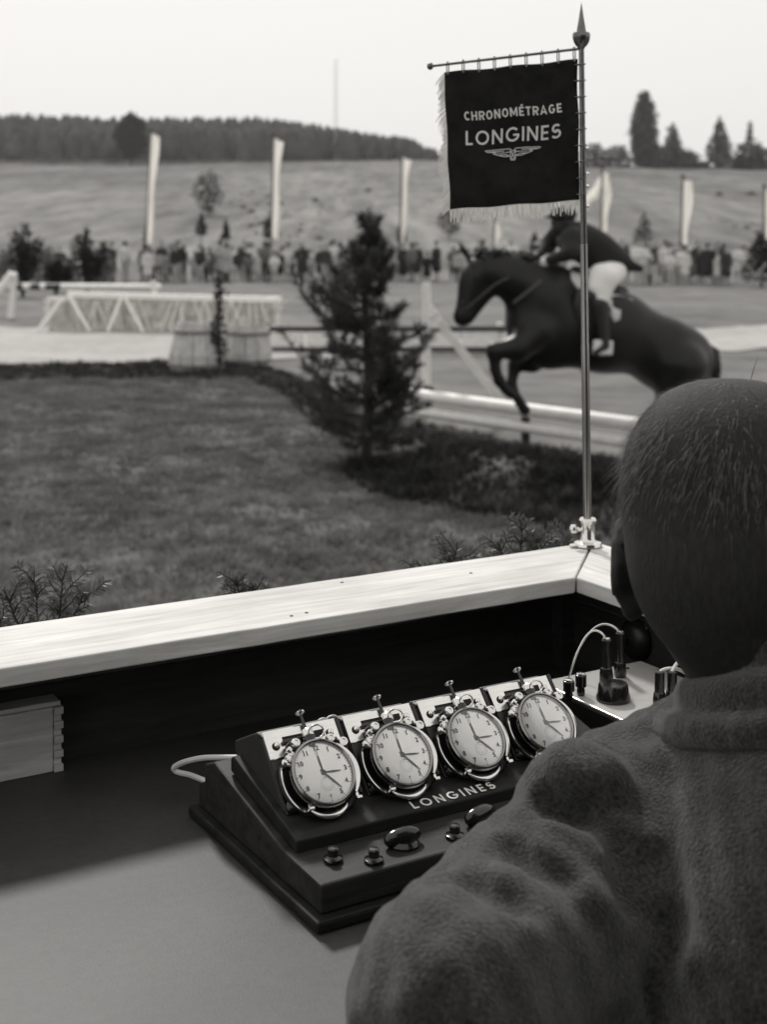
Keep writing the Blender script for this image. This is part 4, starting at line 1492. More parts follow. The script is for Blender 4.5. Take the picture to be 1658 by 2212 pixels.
for s in (-1, 1):
    bt = SDF((-.6, -.55, .4), (.6, .55, 1.7), .016)
    rc(bt, hp(1296, 655, s * .32), hp(1306, 738, s * .345), .078, .050, .03); rc(bt, hp(1308, 748, s * .35), hp(1286, 760, s * .36), .045, .036, .03)
    bt.build("boot", MT['leather'], rider, 2)
cpv = SDF((-.5, -.25, 1.7), (.9, .25, 2.5), .014)
cpv.ell(T3(hd + Vector((-.01, 0, .045))), (.122, .098, .10), Matrix.Rotation(R(15), 3, 'Y'), .02)
cpv.cap(T3(hd + Vector((.09, -.05, .035))), T3(hd + Vector((.09, .05, .035))), .02, .02, .02); cpv.cap(T3(hd + Vector((.09, 0, .035))), T3(hd + Vector((.155, 0, .015))), .02, .012, .02)
cpv.build("riding_cap", MT['leather'], rider, 1)
hp_s = hp(1301, 752, .372)
MB().box((-.10, -.010, -.055), (.08, .012, .065), Matrix.Translation(hp_s) @ Matrix.Rotation(R(-4), 4, 'Y')).build("pale_boot_guard", MT['saddlecloth'], rider, bevel=.012)

# =================================================================== TIMING BOOTH
ZT, ZR = CAM_H - .618, CAM_H - .46          # table top and rail top
FLOOR = ZT - .75
booth = E("timing_booth", (0, 0, 0), "wooden timing booth with pale mitred top rail and dark inner walls", "booth", None, TH)
RT = .021
def rail_poly(poly, name, mat, seed, edge):
    """plank with a slightly ragged inner edge"""
    o = MB().prism(poly, ZR - RT, ZR, 'z').build(name, mat, booth, bevel=.0018)
    return o
gsd = random.Random(3)
def ragged(a, b, n, amp, nrm):
    a, b = Vector(a), Vector(b); out = []
    for i in range(n + 1):
        t = i / n
        p = a.lerp(b, t) + Vector(nrm[:2]) * amp * (mnoise.noise(Vector((t * n * .35, 3.3, 0))) + .5 * mnoise.noise(Vector((t * n * 1.1, 8, 0))))
        out.append((p.x, p.y))
    return out
inner = ragged((-.7, 1.472), (1.166, 1.470), 60, .0022, (0, 1, 0))
outer = ragged((1.322, 1.626), (-.7, 1.628), 60, .0022, (0, 1, 0))
rail_poly(inner + outer, "rail_board", MT['rail'], 1, 0)
rail_poly([(1.170, 1.470), (1.170, .1), (1.328, .1), (1.328, 1.626)], "rail_board", MT['rail_y'], 2, 0)
# walls: horizontal boards, each its own
zb = FLOOR - .1; i = 0
heights = []
while zb < ZR - RT - .004:
    h = min(.118, ZR - RT - .002 - zb)
    heights.append((zb, zb + h - .003)); zb += h
for (z0, z1) in heights:
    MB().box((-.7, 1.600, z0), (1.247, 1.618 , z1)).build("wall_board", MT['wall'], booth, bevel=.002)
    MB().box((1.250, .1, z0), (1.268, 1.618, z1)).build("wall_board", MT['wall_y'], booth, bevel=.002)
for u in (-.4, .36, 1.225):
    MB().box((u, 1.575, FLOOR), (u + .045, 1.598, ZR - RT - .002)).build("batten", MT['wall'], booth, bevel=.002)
for k in range(19):
    MB().box((-1.7, -1.32, FLOOR + k * .125), (2.3, -1.30, FLOOR + k * .125 + .122)).build("back_wall_board", MT['wall'], booth, bevel=.002)
for u in (-1.72, .3, 2.28):
    MB().box((u - .04, -1.298, -.3), (u + .04, -1.22, FLOOR + 2.37)).build("post", MT['wall'], booth, bevel=.004)
for i in range(20):
    v0 = -1.31 + i * .146
    MB().box((-.7, v0, FLOOR - .025), (1.245, v0 + .143, FLOOR)).build("floor_board", MT['floor'], booth, bevel=.002)
for (u, v) in ((-.65, 1.64), (1.285, 1.64), (1.285, .15), (-.65, 0), (.3, 1.64)):
    MB().box((u - .04, v - .02, -.3), (u + .04, v + .03, ZR - RT - .003)).build("post", MT['wall'], booth, bevel=.004)
for i, (u, v) in enumerate(((.885, 1.605), (.755, 1.495), (.777, 1.498), (1.06, 1.56))):
    MB().lathe([(.0022, 0), (.0022, .0006), (0, .0008)], 8, Matrix.Translation((u, v, ZR))).build("nail", MT['hole'], booth)

# table
tb = E("table", B(.3, 1.2, FLOOR), "broad dark table top along the inside of the booth", "table", None, TH)
MB().box((-.95, -.43, .722), (.945, .398, .75)).build("tabletop", MT['table'], tb, bevel=.003)
for (u, v) in ((-.9, -.36), (.88, -.36), (-.9, .33), (.88, .33)):
    MB().box((u, v, 0), (u + .05, v + .05, .722)).build("leg", MT['wall'], tb, bevel=.003)

# pale finger-jointed case standing against the wall
cs_ = E("wooden_case", B(.12, 1.560, ZT), "pale wooden case with finger jointed corner standing against the dark wall", "box", None, TH)
hh = .074
MB().box((0, .006, .0), (.365, .036, hh)).build("front_board", MT['case_wood'], cs_, bevel=.0015)
fn = MB(); k = 9
for i in range(k):
    z0 = hh * i / k
    if i % 2 == 0:
        fn.box((.3655, .004, z0), (.376, .036, z0 + hh / k - .0006))
    else:
        fn.box((.3655, .0075, z0), (.3745, .036, z0 + hh / k - .0006))
fn.build("finger_joint", MT['case_wood'], cs_)
MB().box((0, .008, hh + .0005), (.374, .036, hh + .006)).build("lid", MT['case_wood'], cs_, bevel=.001)

# ------------------------------------------------------------------ flag pole and banner on the rail corner
pb = B(1.299, 1.606, ZR)
YP = pb.y
flag = E("table_flag", pb, "dark lettered banner with white fringe on a slim metal pole at the rail corner", "flag")
ptop = P(1257, 92, YP) - pb
def pole_at(t): return Vector((ptop.x * t, 0, ptop.z * t))
MB().tube([pole_at(.02), pole_at(.40), pole_at(.405), pole_at(.60)], [.0062, .0060, .0056, .0054], 14).build("pole", MT['steel'], flag, smooth=True)
MB().tube([pole_at(.60), pole_at(1.0)], [.0048, .0040], 12).build("upper_pole", MT['brass'], flag, smooth=True)
MB().lathe([(.019, 0), (.021, .002), (.020, .006), (.013, .008), (.0105, .012), (.0105, .034), (.0125, .035), (.013, .039), (.011, .042), (.0062, .043)], 20).build("base_socket", MT['chrome'], flag, smooth=True)
MB().tube([(-.008, -.004, .026), (-.024, -.007, .026)], [.0035, .0035], 8).build("clamp_screw", MT['chrome'], flag, smooth=True)
MB().lathe([(0, 0), (.006, .001), (.007, .006), (.004, .012), (0, .013)], 10, Matrix.Translation((-.022, -.007, .021))).build("clamp_knob", MT['chrome'], flag, smooth=True)
MB().lathe([(.0, 0), (.007, .001), (.008, .004), (0, .006)], 10, Matrix.Translation((-.020, -.006, .0))).build("foot", MT['chrome'], flag, smooth=True)
s2 = YP / F_PX
top_m = Matrix.Translation(pole_at(1.0))
MB().lathe([(.004, -.010), (.0055, -.007), (.0085, -.004), (.0115, .001), (.0130, .007), (.0132, .012), (.0120, .0145), (.0090, .0140), (.0072, .016), (.0062, .022), (.0044, .032), (.0024, .045), (0, .060)], 18, top_m).build("spike_finial", MT['brass'], flag, smooth=True)
# crossbar
cr0, cr1 = P(1256, 105, YP) - pb, P(930, 143, YP + .05) - pb
MB().tube([cr0, cr1], .0021, 8).build("crossbar", MT['brass'], flag, smooth=True)
MB().lathe([(0, -.006), (.004, -.004), (.005, 0), (.004, .004), (0, .006)], 10, Matrix.Translation(cr1)).build("crossbar_knob", MT['brass'], flag, smooth=True)
# cloth
TR, TL, BL, BR = P(1248, 128, YP) - pb, P(960, 156, YP + .04) - pb, P(973, 452, YP + .03) - pb, P(1253, 432, YP) - pb
def cloth(s, t, off=0.0):
    """s 0..1 left to right, t 0..1 bottom to top"""
    p = BL.lerp(BR, s).lerp(TL.lerp(TR, s), t)
    d = .0042 * math.sin(s * 6 + t * 2.4) * (1.1 - t * .7) + .0030 * math.sin(t * 9 + s * 3) + .0018 * math.sin(s * 17 + t * 11)
    d += .006 * (1 - s) ** 3 * math.sin(t * 4)
    return p + Vector((.0008 * math.sin(t * 14), -d - off, .0008 * math.sin(s * 15)))
vs, fs = [], []
n = 40
for i in range(n + 1):
    for j in range(n + 1):
        vs.append(cloth(i / n, j / n))
for i in range(n):
    for j in range(n):
        a = i * (n + 1) + j
        fs.append((a, a + n + 1, a + n + 2, a + 1))
o = MB().add(vs, fs).build("banner", MT['banner'], flag, smooth=True)
sdm = o.modifiers.new("solid", 'SOLIDIFY'); sdm.thickness = .0016; sdm.offset = 0
banner = o
BW, BH = (TR - TL).length, (TL - BL).length
def bplace(cx, cy):
    def f(x, y, li):
        return cloth(cx + x / BW, cy + y / BH, .0014 + .00012 * li)
    return f
# photo rows: heading, name, emblem (banner fractions)
st, tw = text_strokes("CHRONOMÉTRAGE", .735 * BW, .064 * BH, .17, .17, True)
strokes_mesh(st, tw, bplace(.505, .630)).build("heading_lettering", MT['thread'], banner, fix=False)
st, tw = text_strokes("LONGINES", .718 * BW, .103 * BH, .145, .24)
strokes_mesh(st, tw, bplace(.500, .450)).build("name_lettering", MT['thread'], banner, fix=False)
# winged hourglass emblem
wing = []
for s in (-1, 1):
    wing += [([(s * .045, .155), (s * .10, .215), (s * .45, .235), (s * .98, .235)], 0),
             ([(s * .98, .235), (s * .90, .185), (s * .60, .16)], 0), ([(s * .30, .17), (s * .86, .19)], 0),
             ([(s * .28, .10), (s * .70, .115), (s * .58, .165)], 0), ([(s * .26, .035), (s * .52, .045), (s * .70, .115)], 0),
             ([(s * .10, -.03), (s * .30, -.03), (s * .50, .045)], 0), ([(s * .10, -.03), (s * .26, .035)], 0), ([(s * .045, .155), (s * .12, .11), (s * .26, .10)], 0)]
wing += [([(-.085, .14), (.085, .14), (.085, -.13), (-.085, -.13)], 1), ([(-.06, .11), (.06, -.10)], 0), ([(.06, .11), (-.06, -.10)], 0), ([(-.085, -.175), (.085, -.175)], 0)]
ew = .218 * BW
strokes_mesh([([(p[0] * ew, p[1] * ew) for p in pts], c) for pts, c in wing], .00105, bplace(.505, .355)).build("winged_emblem", MT['thread'], banner, fix=False)
# fringe: bottom and left edge
fr = MB()
gf = random.Random(21)
for i in range(150):
    s = (i + gf.random() * .6) / 150
    p = cloth(s, 0)
    L = .0205 * gf.uniform(.7, 1.12)
    d = Vector((gf.uniform(-.12, .12), gf.uniform(-.2, .1), -1)).normalized()
    w = Vector((.00075 * gf.uniform(.7, 1.3), .0003, 0))
    q = p + d * L * .55 + Vector((gf.uniform(-.0008, .0008), 0, 0)); r_ = p + d * L
    fr.add([p - w, p + w, q + w, q - w, r_ + w * .6, r_ - w * .6], [(0, 1, 2, 3), (3, 2, 4, 5)])
fr.build("bottom_fringe", MT['fringe'], flag, fix=False, kind='stuff')
fr = MB()
for i in range(150):
    t = (i + gf.random() * .7) / 150
    p = cloth(0, t)
    L = .0195 * gf.uniform(.65, 1.15) * (.8 + .25 * math.sin(t * 21))
    d = Vector((-.75 + .2 * math.sin(t * 23), gf.uniform(-.25, .25), -.72 + .25 * math.sin(t * 16 + 1))).normalized()
    w = Vector((0, .0003, .0008 * gf.uniform(.7, 1.3)))
    q = p + d * L * .55; r_ = p + d * L + Vector((0, 0, -.002))
    fr.add([p - w, p + w, q + w, q - w, r_ + w * .6, r_ - w * .6], [(0, 1, 2, 3), (3, 2, 4, 5)])
fr.build("side_fringe", MT['fringe'], flag, fix=False, kind='stuff')
for i in range(9):
    s = .025 + i * .95 / 8
    c = cloth(s, 1.0)
    bar = cr1.lerp(cr0, (c.x - cr1.x) / (cr0.x - cr1.x))
    mid = (c + bar) / 2
    hgt = (bar.z - c.z) / 2 + .004
    ring = [mid + Vector((.0016 * math.cos(a), .0026 * math.sin(a), hgt * math.sin(a))) for a in [2 * math.pi * k / 14 for k in range(14)]]
    MB().tube(ring, .0010, 5, closed=True).build("ring", MT['brass'], flag, smooth=True)
for i in range(9):
    t = .04 + i * .92 / 8
    c = cloth(1.0, t)
    tt = c.z / ptop.z
    q = pole_at(tt)
    mid = Vector(((c.x + q.x) / 2, (c.y + q.y) / 2, q.z))
    w = abs(q.x - c.x) / 2 + .0055
    ring = [mid + Vector((w * math.cos(a), .0062 * math.sin(a), .0008 * math.cos(a))) for a in [2 * math.pi * k / 14 for k in range(14)]]
    MB().tube(ring, .0009, 5, closed=True).build("pole_ring", MT['brass'], flag, smooth=True)
for py in (320, 375, 402, 445):
    q = pole_at((P(1268, py, YP) - pb).z / ptop.z) + Vector((.0062, -.001, 0))
    MB().lathe([(0, -.003), (.0028, -.0016), (.0032, 0), (.0028, .0016), (0, .003)], 8, Matrix.Translation(q)).build("stud", MT['chrome'], flag, smooth=True)

# ------------------------------------------------------------------ fir sprigs outside the rail
def sprig(base, tips, label, seed, scale=1.0):
    root = E("fir_sprig", base, label, "fir sprig", "fir sprigs fixed outside the rail")
    g = random.Random(seed)
    tw = MB(); nd = []
    def twig(a, b, r, L):
        pts = [a.lerp(b, i / 6) + Vector((g.gauss(0, .0015), g.gauss(0, .0015), .012 * math.sin(i / 6 * 3) * (b - a).length * 3)) for i in range(7)]
        tw.tube(pts, [r * (1 - .6 * i / 6) for i in range(7)], 5)
        n = int((b - a).length / .0022)
        for i in range(n):
            t = i / n
            k = min(5, int(t * 6)); p = pts[k].lerp(pts[k + 1], t * 6 - k)
            d = (pts[k + 1] - pts[k]).normalized()
            s = 1 if i % 2 else -1
            side = d.cross(Vector((0, -.9, .45))).normalized()
            q = (d * g.uniform(.35, .75) + side * s + Vector((0, g.uniform(-.35, .25), g.uniform(.0, .4)))).normalized()
            nd.append((p, q, L * (1 - .4 * t) * g.uniform(.8, 1.15)))
        return pts
    for tx in tips:
        b = Vector(tx) * scale
        pts = twig(Vector((b.x * .25, 0, -.06)), b, .0022, .022 * scale)
        for k in (2, 3, 4, 5):
            for s in (-1, 1):
                if g.random() < .8:
                    d = (pts[k + 1] - pts[k]).normalized()
                    e = pts[k] + (d * .8 + Vector((s * .8, g.uniform(-.5, .5), .15))).normalized() * g.uniform(.022, .05) * scale
                    twig(pts[k], e, .0012, .019 * scale)
    tw.build("stem", MT['bark'], root, smooth=True)
    p = np.array([n[0] for n in nd]); d = np.array([n[1] for n in nd]); L = np.array([n[2] for n in nd])[:, None]
    r = np.random.default_rng(seed).normal(size=d.shape); sdv = np.cross(d, r); sdv /= np.linalg.norm(sdv, axis=1)[:, None]
    w = .0015
    V = np.stack([p - sdv * w * .6, p + sdv * w * .6, p + d * L * .6 + sdv * w, p + d * L, p + d * L * .6 - sdv * w], 1).reshape(-1, 3)
    o = np.arange(len(p)) * 5
    fast_mesh("needles", V, np.stack([o, o + 1, o + 2, o + 3, o + 4], 1), MT['needle_fir'], root)
sprig(P(95, 1355, 1.85), [(-.055, 0, .05), (-.02, .02, .075), (.03, 0, .082), (.055, -.01, .05), (-.085, .01, .02)], "largest fir sprig cluster outside the rail at the left edge", 3)
sprig(P(525, 1283, 1.93), [(-.012, 0, .030), (.016, .01, .014)], "smallest fir sprig peeping over the middle of the left rail", 5, .8)
sprig(P(955, 1238, 2.02), [(-.035, 0, .018), (.022, 0, .045), (.028, .01, .02)], "flat fir sprig over the rail below the dark bank", 7)
sprig(P(1120, 1222, 2.08), [(-.030, 0, .035), (.006, 0, .072), (.03, .01, .045), (.05, .0, .02)], "upright fir sprig on the rail nearest the flag pole", 9)
sprig(P(1215, 1200, 2.12), [(-.01, 0, .022), (.02, .01, .03)], "low dark fir sprig half hidden by the flag pole socket", 12, .9)

# =================================================================== TIMING CONSOLE
con = E("timing_console", B(.580, 1.090, ZT), "dark wooden timing console with four clamped stopwatches and row of knobs", "timing console", None, TH)
CL = .415
MB().box((-.009, -.010, .001), (CL + .009, .285, .012)).build("plinth", MT['console_dark'], con, bevel=.003)
MB().prism([(0, .0125), (0, .039), (.078, .041), (.237, .071), (.262, .061), (.262, .042), (.277, .036), (.277, .0125)], 0, CL, 'x').build("body", MT['console'], con, bevel=.0025)
slab = [(.064, .0395), (.064, .0525), (.205, .0860), (.213, .082), (.213, .0685)]
MB().prism(slab, .008, CL - .008, 'x').build("deck", MT['console_dark'], con, bevel=.002)
sl = math.atan2(.0335, .141)
def deck(u, w, off=0.0):
    """point on the sloping deck: u along, w up the slope from its front edge"""
    return Vector((u, .064 + w * math.cos(sl) - off * math.sin(sl), .0525 + w * math.sin(sl) + off * math.cos(sl)))
st, tw = text_strokes("LONGINES", .0985, .0118, .18, .36)
c0 = UV(983, 1716, ZT + .057)
lu = c0.x - .580
strokes_mesh(st, tw, lambda x, y, li: deck(lu + x, .0035 + y, .0006 + .00005 * li)).build("name_lettering", MT['shirt'], con, fix=False)
# knobs
def knob_uv(px, py, z):
    q = UV(px, py, z); return (q.x - .580, q.y - 1.090)
for px, py in ((720, 1858), (808, 1858), (983, 1806)):
    u, v = knob_uv(px, py, ZT + .041)
    m = Matrix.Translation((u, max(v, .014), .0395 + .0005 * v / .01))
    MB().lathe([(.0084, 0), (.0094, .001), (.0090, .0024), (.0060, .0034), (.0053, .0040), (.0051, .0092), (.0054, .0104), (.0044, .0116), (0, .0120)], 20, m).build("push_button", MT['black'], con, smooth=True)
for px, py, a in ((873, 1822, 0), (1040, 1774, .2)):
    u, v = knob_uv(px, py, ZT + .041)
    m = Matrix.Translation((u, max(v, .02), .0402)) @ Matrix.Rotation(a, 4, 'Z')
    root_k = MB().lathe([(.0150, 0), (.0153, .0015), (.0138, .004), (.0125, .0055), (0, .006)], 24, m).build("pointer_knob", MT['black'], con, smooth=True)
    s = SDF((-.03, -.014, -.002), (.03, .014, .03), .0016)
    s.ell((0, 0, .0075), (.0195, .0078, .0092), None, .004); s.ell((-.012, 0, .007), (.009, .005, .006), None, .006)
    V, Q = s.mesh(2)
    V = np.array([tuple(m @ Vector(p)) for p in V])
    fast_mesh("grip", V, Q, MT['black'], root_k, smooth=True)
# cable loop at the back left
cl_ = E("cable_loop", B(.585, 1.37, ZT), "white rubber cable looping out of the back left of the console", "cable", None, TH)
def cw(px, py, z):
    q = UV(px, py, ZT + z); return Vector((q.x - .585, q.y - 1.37, z))
pts = [cw(512, 1636, .058), cw(480, 1636, .056), cw(440, 1637, .05), cw(405, 1644, .042), cw(384, 1652, .035), cw(375, 1660, .03), cw(384, 1668, .026), cw(410, 1674, .026), cw(436, 1684, .03), cw(450, 1690, .03)]
def smooth_path(p, n=6):
    out = []
    for i in range(len(p) - 1):
        a = p[max(i - 1, 0)]; b = p[i]; c = p[i + 1]; d = p[min(i + 2, len(p) - 1)]
        for k in range(n):
            t = k / n
            out.append(.5 * ((2 * b) + (c - a) * t + (2 * a - 5 * b + 4 * c - d) * t * t + (3 * b - a - 3 * c + d) * t ** 3))
    out.append(p[-1]); return out
MB().tube(smooth_path(pts), .0030, 8).build("cable", MT['cable'], cl_, smooth=True)

# holders and stopwatches
UW = [.637 + .0902 * i for i in range(4)]
TA = R(47.5)          # plate leans back
def holder():
    h = bpy.data.objects.new("watch_holder", None); COL.objects.link(h); h.parent = con
    W = .041
    # wedge block behind the plate
    blk = MB().prism([(.1050, .0600), (.1600, .1200), (.1700, .1195), (.222, .0950), (.222, .085), (.2, .0795)], -W + .001, W - .001, 'x').build("block", MT['block_pale'], h, bevel=.0015)
    # plate frame: x along, y up the plate, z outwards
    pm = Matrix(((1, 0, 0, 0), (0, math.cos(TA), -math.sin(TA), .102), (0, math.sin(TA), math.cos(TA), .0600), (0, 0, 0, 1)))
    def pp(x, y, z): return pm @ Vector((x, y, z))
    def put(mb, name, mat, parent=h, smooth=False, bevel=0):
        mb.v = [tuple(pm @ Vector(p)) for p in mb.v]
        return mb.build(name, mat, parent, smooth=smooth, bevel=bevel)
    # chrome upper plate with folded top lip, dark enamel lower plate
    put(MB().box((-W, .054, .0015), (W, .0835, .0042)), "chrome_plate", MT['chrome_dull'], bevel=.0012)
    put(MB().box((-W, .0795, -.008), (W, .0835, .0012)), "top_lip", MT['chrome'], bevel=.001)
    put(MB().box((-W, .0, .0012), (W, .0535, .0036)), "lower_plate", MT['block'], bevel=.0008)
    put(MB().box((W - .0005, .004, -.004), (W + .0030, .0835, .0060)), "side_strip", MT['block'], bevel=.0008)
    # slot, lever and holes
    put(MB().box((-.022, .0675, .0040), (.024, .0745, .0047)), "slot", MT['hole'])
    put(MB().box((-.024, .0665, .0048), (.008, .0705, .0085)), "lever", MT['black'], bevel=.001)
    for x, y in ((-.031, .0665), (.030, .0690)):
        put(MB().lathe([(.0042, .0040), (.0042, .0046), (0, .0046)], 16, Matrix.Translation((x, y, 0))), "screw_hole", MT['hole'])
        put(MB().lathe([(.0030, 0), (.0028, .0012), (.0015, .002), (0, .0021)], 14, Matrix.Translation((x + .0012, y + .0012, .0040))), "screw_head", MT['chrome'], smooth=True)
    # thumb screw standing up from the lip
    put(MB().tube([(.004, .070, .007), (.004, .0925, .007)], [.0026, .0014], 10), "thumb_screw_stem", MT['black'], smooth=True)
    t = MB().lathe([(0, 0), (.0016, .0002), (.0048, .0022), (.0052, .0034), (.0030, .0046), (0, .005)], 14, Matrix.Translation((.004, .0915, .007)) @ Matrix.Rotation(R(-90), 4, 'X'))
    put(t, "thumb_screw_head", MT['chrome_dull'], smooth=True)
    # crown clamp: dark yoke with chrome rollers
    put(MB().box((-.024, .053, .005), (-.010, .064, .020)), "yoke", MT['black'], bevel=.002)
    put(MB().box((.019, .054, .005), (.030, .060, .018)), "yoke", MT['black'], bevel=.002)
    for x, y, r, z in ((-.0175, .060, .0048, .020), (-.026, .048, .0050, .016), (.0215, .0585, .0048, .018), (.0345, .053, .0055, .016)):
        put(MB().lathe([(r * .9, -.004), (r, -.002), (r, .001), (r * .8, .0028), (r * .45, .003), (r * .4, .002), (0, .002)], 16, Matrix.Translation((x, y, z))), "roller", MT['chrome'], smooth=True)
    put(MB().tube([(-.010, .058, .012), (.004, .061, .014), (.018, .058, .012)], .0026, 8), "clamp_bar", MT['black'], smooth=True)
    put(MB().tube([(-.003, .052, .020), (.000, .064, .018)], [.0045, .0060], 10), "plunger", MT['black'], smooth=True)
    # cradle ring round the watch, chrome arms, base reflector and feet
    CY, CZ = .025, .013
    ring = [(.0385 * math.cos(a), CY + .0365 * math.sin(a), .0095) for a in [R(150 + 240 * k / 40) for k in range(41)]]
    put(MB().tube(ring, .0034, 8), "cradle", MT['block'], smooth=True)
    arm = [(.0372 * math.cos(a), CY + .0372 * math.sin(a), .0175) for a in [R(-38 + 84 * k / 20) for k in range(21)]]
    put(MB().tube(arm, [.0014 + .0028 * math.sin(math.pi * k / 20) for k in range(21)], 8), "chrome_arm", MT['chrome'], smooth=True)
    arm = [(-.0395 + .002 * math.sin(k), CY + .0395 * math.sin(a) * .9, .012) if False else (.0392 * math.cos(a), CY + .0392 * math.sin(a), .012) for k, a in [(q, R(152 + 76 * q / 20)) for q in range(21)]]
    put(MB().tube(arm, .0012, 8), "chrome_arm", MT['chrome'], smooth=True)
    lip = []
    n = 18
    vs, fs = [], []
    for k in range(n + 1):
        a = R(228 + 70 * k / n)
        w = math.sin(math.pi * k / n) ** .6
        vs += [(.0352 * math.cos(a), CY + .0352 * math.sin(a), .0180), ((.0356 + .0072 * w) * math.cos(a), CY + (.0356 + .0072 * w) * math.sin(a), .0185)]
    for k in range(n): fs.append((2 * k, 2 * k + 1, 2 * k + 3, 2 * k + 2))
    o = put(MB().add(vs, fs), "base_reflector", MT['chrome_dull'], smooth=True)
    sd = o.modifiers.new("solid", 'SOLIDIFY'); sd.thickness = .001
    for x in (-.021, .031):
        put(MB().box((x - .0016, -.006, .012), (x + .0016, .006, .0165)), "foot", MT['chrome'], bevel=.0006)
        put(MB().box((x - .004, -.006, .012), (x + .0016, -.003, .022)), "foot", MT['chrome'], bevel=.0006)
    put(MB().lathe([(.006, 0), (.0065, .003), (.004, .006), (0, .0065)], 14, Matrix.Translation((-.034, .006, .0036))), "terminal_nut", MT['black'], smooth=True)
    return h
h0 = holder()
h0.location = (UW[0] - .580, 0, 0)
for i in range(1, 4):
    h = copy_tree(h0, con)
    h.location = (UW[i] - .580, 0, 0)
# small wire loops behind the first gap
for k, (dx, r) in enumerate(((.036, .008), (.047, .009))):
    ring = [(UW[0] - .58 + dx + r * math.cos(a), .172, .112 + r * .9 * math.sin(a)) for a in [R(-20 + 220 * q / 16) for q in range(17)]]
    MB().tube(ring, .0011, 6).build("wire_loop", MT['cable'], con, smooth=True)

def text_mesh(txt, size):
    cu = bpy.data.curves.new("t", 'FONT'); cu.body = txt; cu.size = size; cu.align_x = 'CENTER'; cu.align_y = 'CENTER'; cu.offset = size * .035
    ob = bpy.data.objects.new("t", cu); COL.objects.link(ob)
    dg = bpy.context.evaluated_depsgraph_get(); dg.update()
    me = bpy.data.meshes.new_from_object(ob.evaluated_get(dg))
    V = [tuple(v.co) for v in me.vertices]; Fq = [tuple(p.vertices) for p in me.polygons]
    bpy.data.objects.remove(ob); bpy.data.curves.remove(cu); bpy.data.meshes.remove(me)
    return V, Fq

def stopwatch(label):
    w = E("stopwatch", (0, 0, 0), label, "stopwatch", "stopwatches clamped on the console")
    MB().lathe([(0, -.0085), (.020, -.0082), (.029, -.006), (.0335, -.001), (.0340, .003), (.0335, .0065), (.0322, .0082), (.0304, .0078), (.0300, .0055)], 56, caps=False).build("case", MT['case_silver'], w, smooth=True)
    MB().lathe([(.0299, .0060), (.0302, .0082), (.0316, .0090), (.0334, .0080), (.0337, .0060)], 56, caps=False).build("bezel", MT['case_silver'], w, smooth=True)
    d = MB().lathe([(.0299, .0060), (0, .0062)], 56).build("dial", MT['dial'], w, smooth=True)
    nb = MB()
    for k in range(1, 13):
        a = R(90 - 30 * k)
        V, Fq = text_mesh(str(k), .0066)
        nb.add([(v[0] + .0245 * math.cos(a), v[1] + .0245 * math.sin(a), .0064) for v in V], Fq)
    nb.build("numerals", MT['ink'], d, fix=False)
    tk = MB()
    for k in range(60):
        a = R(6 * k); L = .0012 if k % 5 else .0020
        c, s = math.cos(a), math.sin(a); hw = .00014 if k % 5 else .0003
        tk.add([(c * .0293 - s * hw, s * .0293 + c * hw, .0064), (c * .0293 + s * hw, s * .0293 - c * hw, .0064), (c * (.0293 - L) + s * hw, s * (.0293 - L) - c * hw, .0064), (c * (.0293 - L) - s * hw, s * (.0293 - L) + c * hw, .0064)], [(0, 1, 2, 3)])
    tk.build("minute_ticks", MT['ink'], d, fix=False)
    sb = MB()
    for rr, ww in ((.0066, .0002), (.0045, .00012)):
        vs = []; m = 40
        for k in range(m):
            a = 2 * math.pi * k / m
            vs += [(rr * math.cos(a), -.0115 + rr * math.sin(a), .0064), ((rr - ww) * math.cos(a), -.0115 + (rr - ww) * math.sin(a), .0064)]
        sb.add(vs, [(2 * k, 2 * k + 1, (2 * k + 3) % (2 * m), (2 * k + 2) % (2 * m)) for k in range(m)])
    sb.build("sub_dial", MT['ink_soft'], d, fix=False)
    def hand(nm, ang, L, w0, w1, z, mat, tail=.0):
        a = R(90 - ang); c, s = math.cos(a), math.sin(a)
        pts = [(-tail, -w0 * .6), (L * .55, -w0), (L, -w1), (L, w1), (L * .55, w0), (-tail, w0 * .6)]
        MB().prism([(x * c - y * s, x * s + y * c) for x, y in pts], z, z + .0003, 'z').build(nm, mat, w)
    hand("second_hand", -2, .0245, .00030, .00018, .0074, MT['ink'], .006)
    hand("hour_hand", -3, .0165, .00085, .0003, .0068, MT['ink_soft'])
    hand("minute_hand", 95, .0185, .00075, .0003, .0071, MT['ink'])
    hand("split_hand", 142, .0225, .00085, .0003, .0069, MT['ink_soft'], .004)
    MB().lathe([(.0022, .0066), (.0022, .0078), (.0012, .0082), (0, .0082)], 16).build("hub", MT['ink'], w, smooth=True)
    MB().lathe([(.0301, .0086), (.025, .0096), (.014, .0104), (0, .0107)], 48).build("crystal", MT['glass'], w, smooth=True)
    cr = MB().lathe([(.0036, .033), (.0036, .0375), (.0058, .0380), (.0062, .0400), (.0062, .0455), (.0050, .0470), (0, .0474)], 18, Matrix.Rotation(R(-90), 4, 'X')).build("crown", MT['chrome'], w, smooth=True)
    bow = [(.0005 + .0088 * math.cos(a) + .006, .0405 + .0060 * math.sin(a), .006 + .003 * math.sin(a)) for a in [2 * math.pi * k / 22 for k in range(22)]]
    MB().tube(bow, .0011, 7, closed=True).build("bow", MT['chrome'], w, smooth=True)
    for ang in (40, 62):
        a = R(90 + ang)
        m = Matrix.Rotation(a - R(90), 4, 'Z') @ Matrix.Rotation(R(-90), 4, 'X')
        MB().lathe([(.0022, .032), (.0022, .0365), (.0042, .0370), (.0044, .0405), (.0030, .0415), (0, .0418)], 14, m).build("pusher", MT['chrome'], w, smooth=True)
    return w
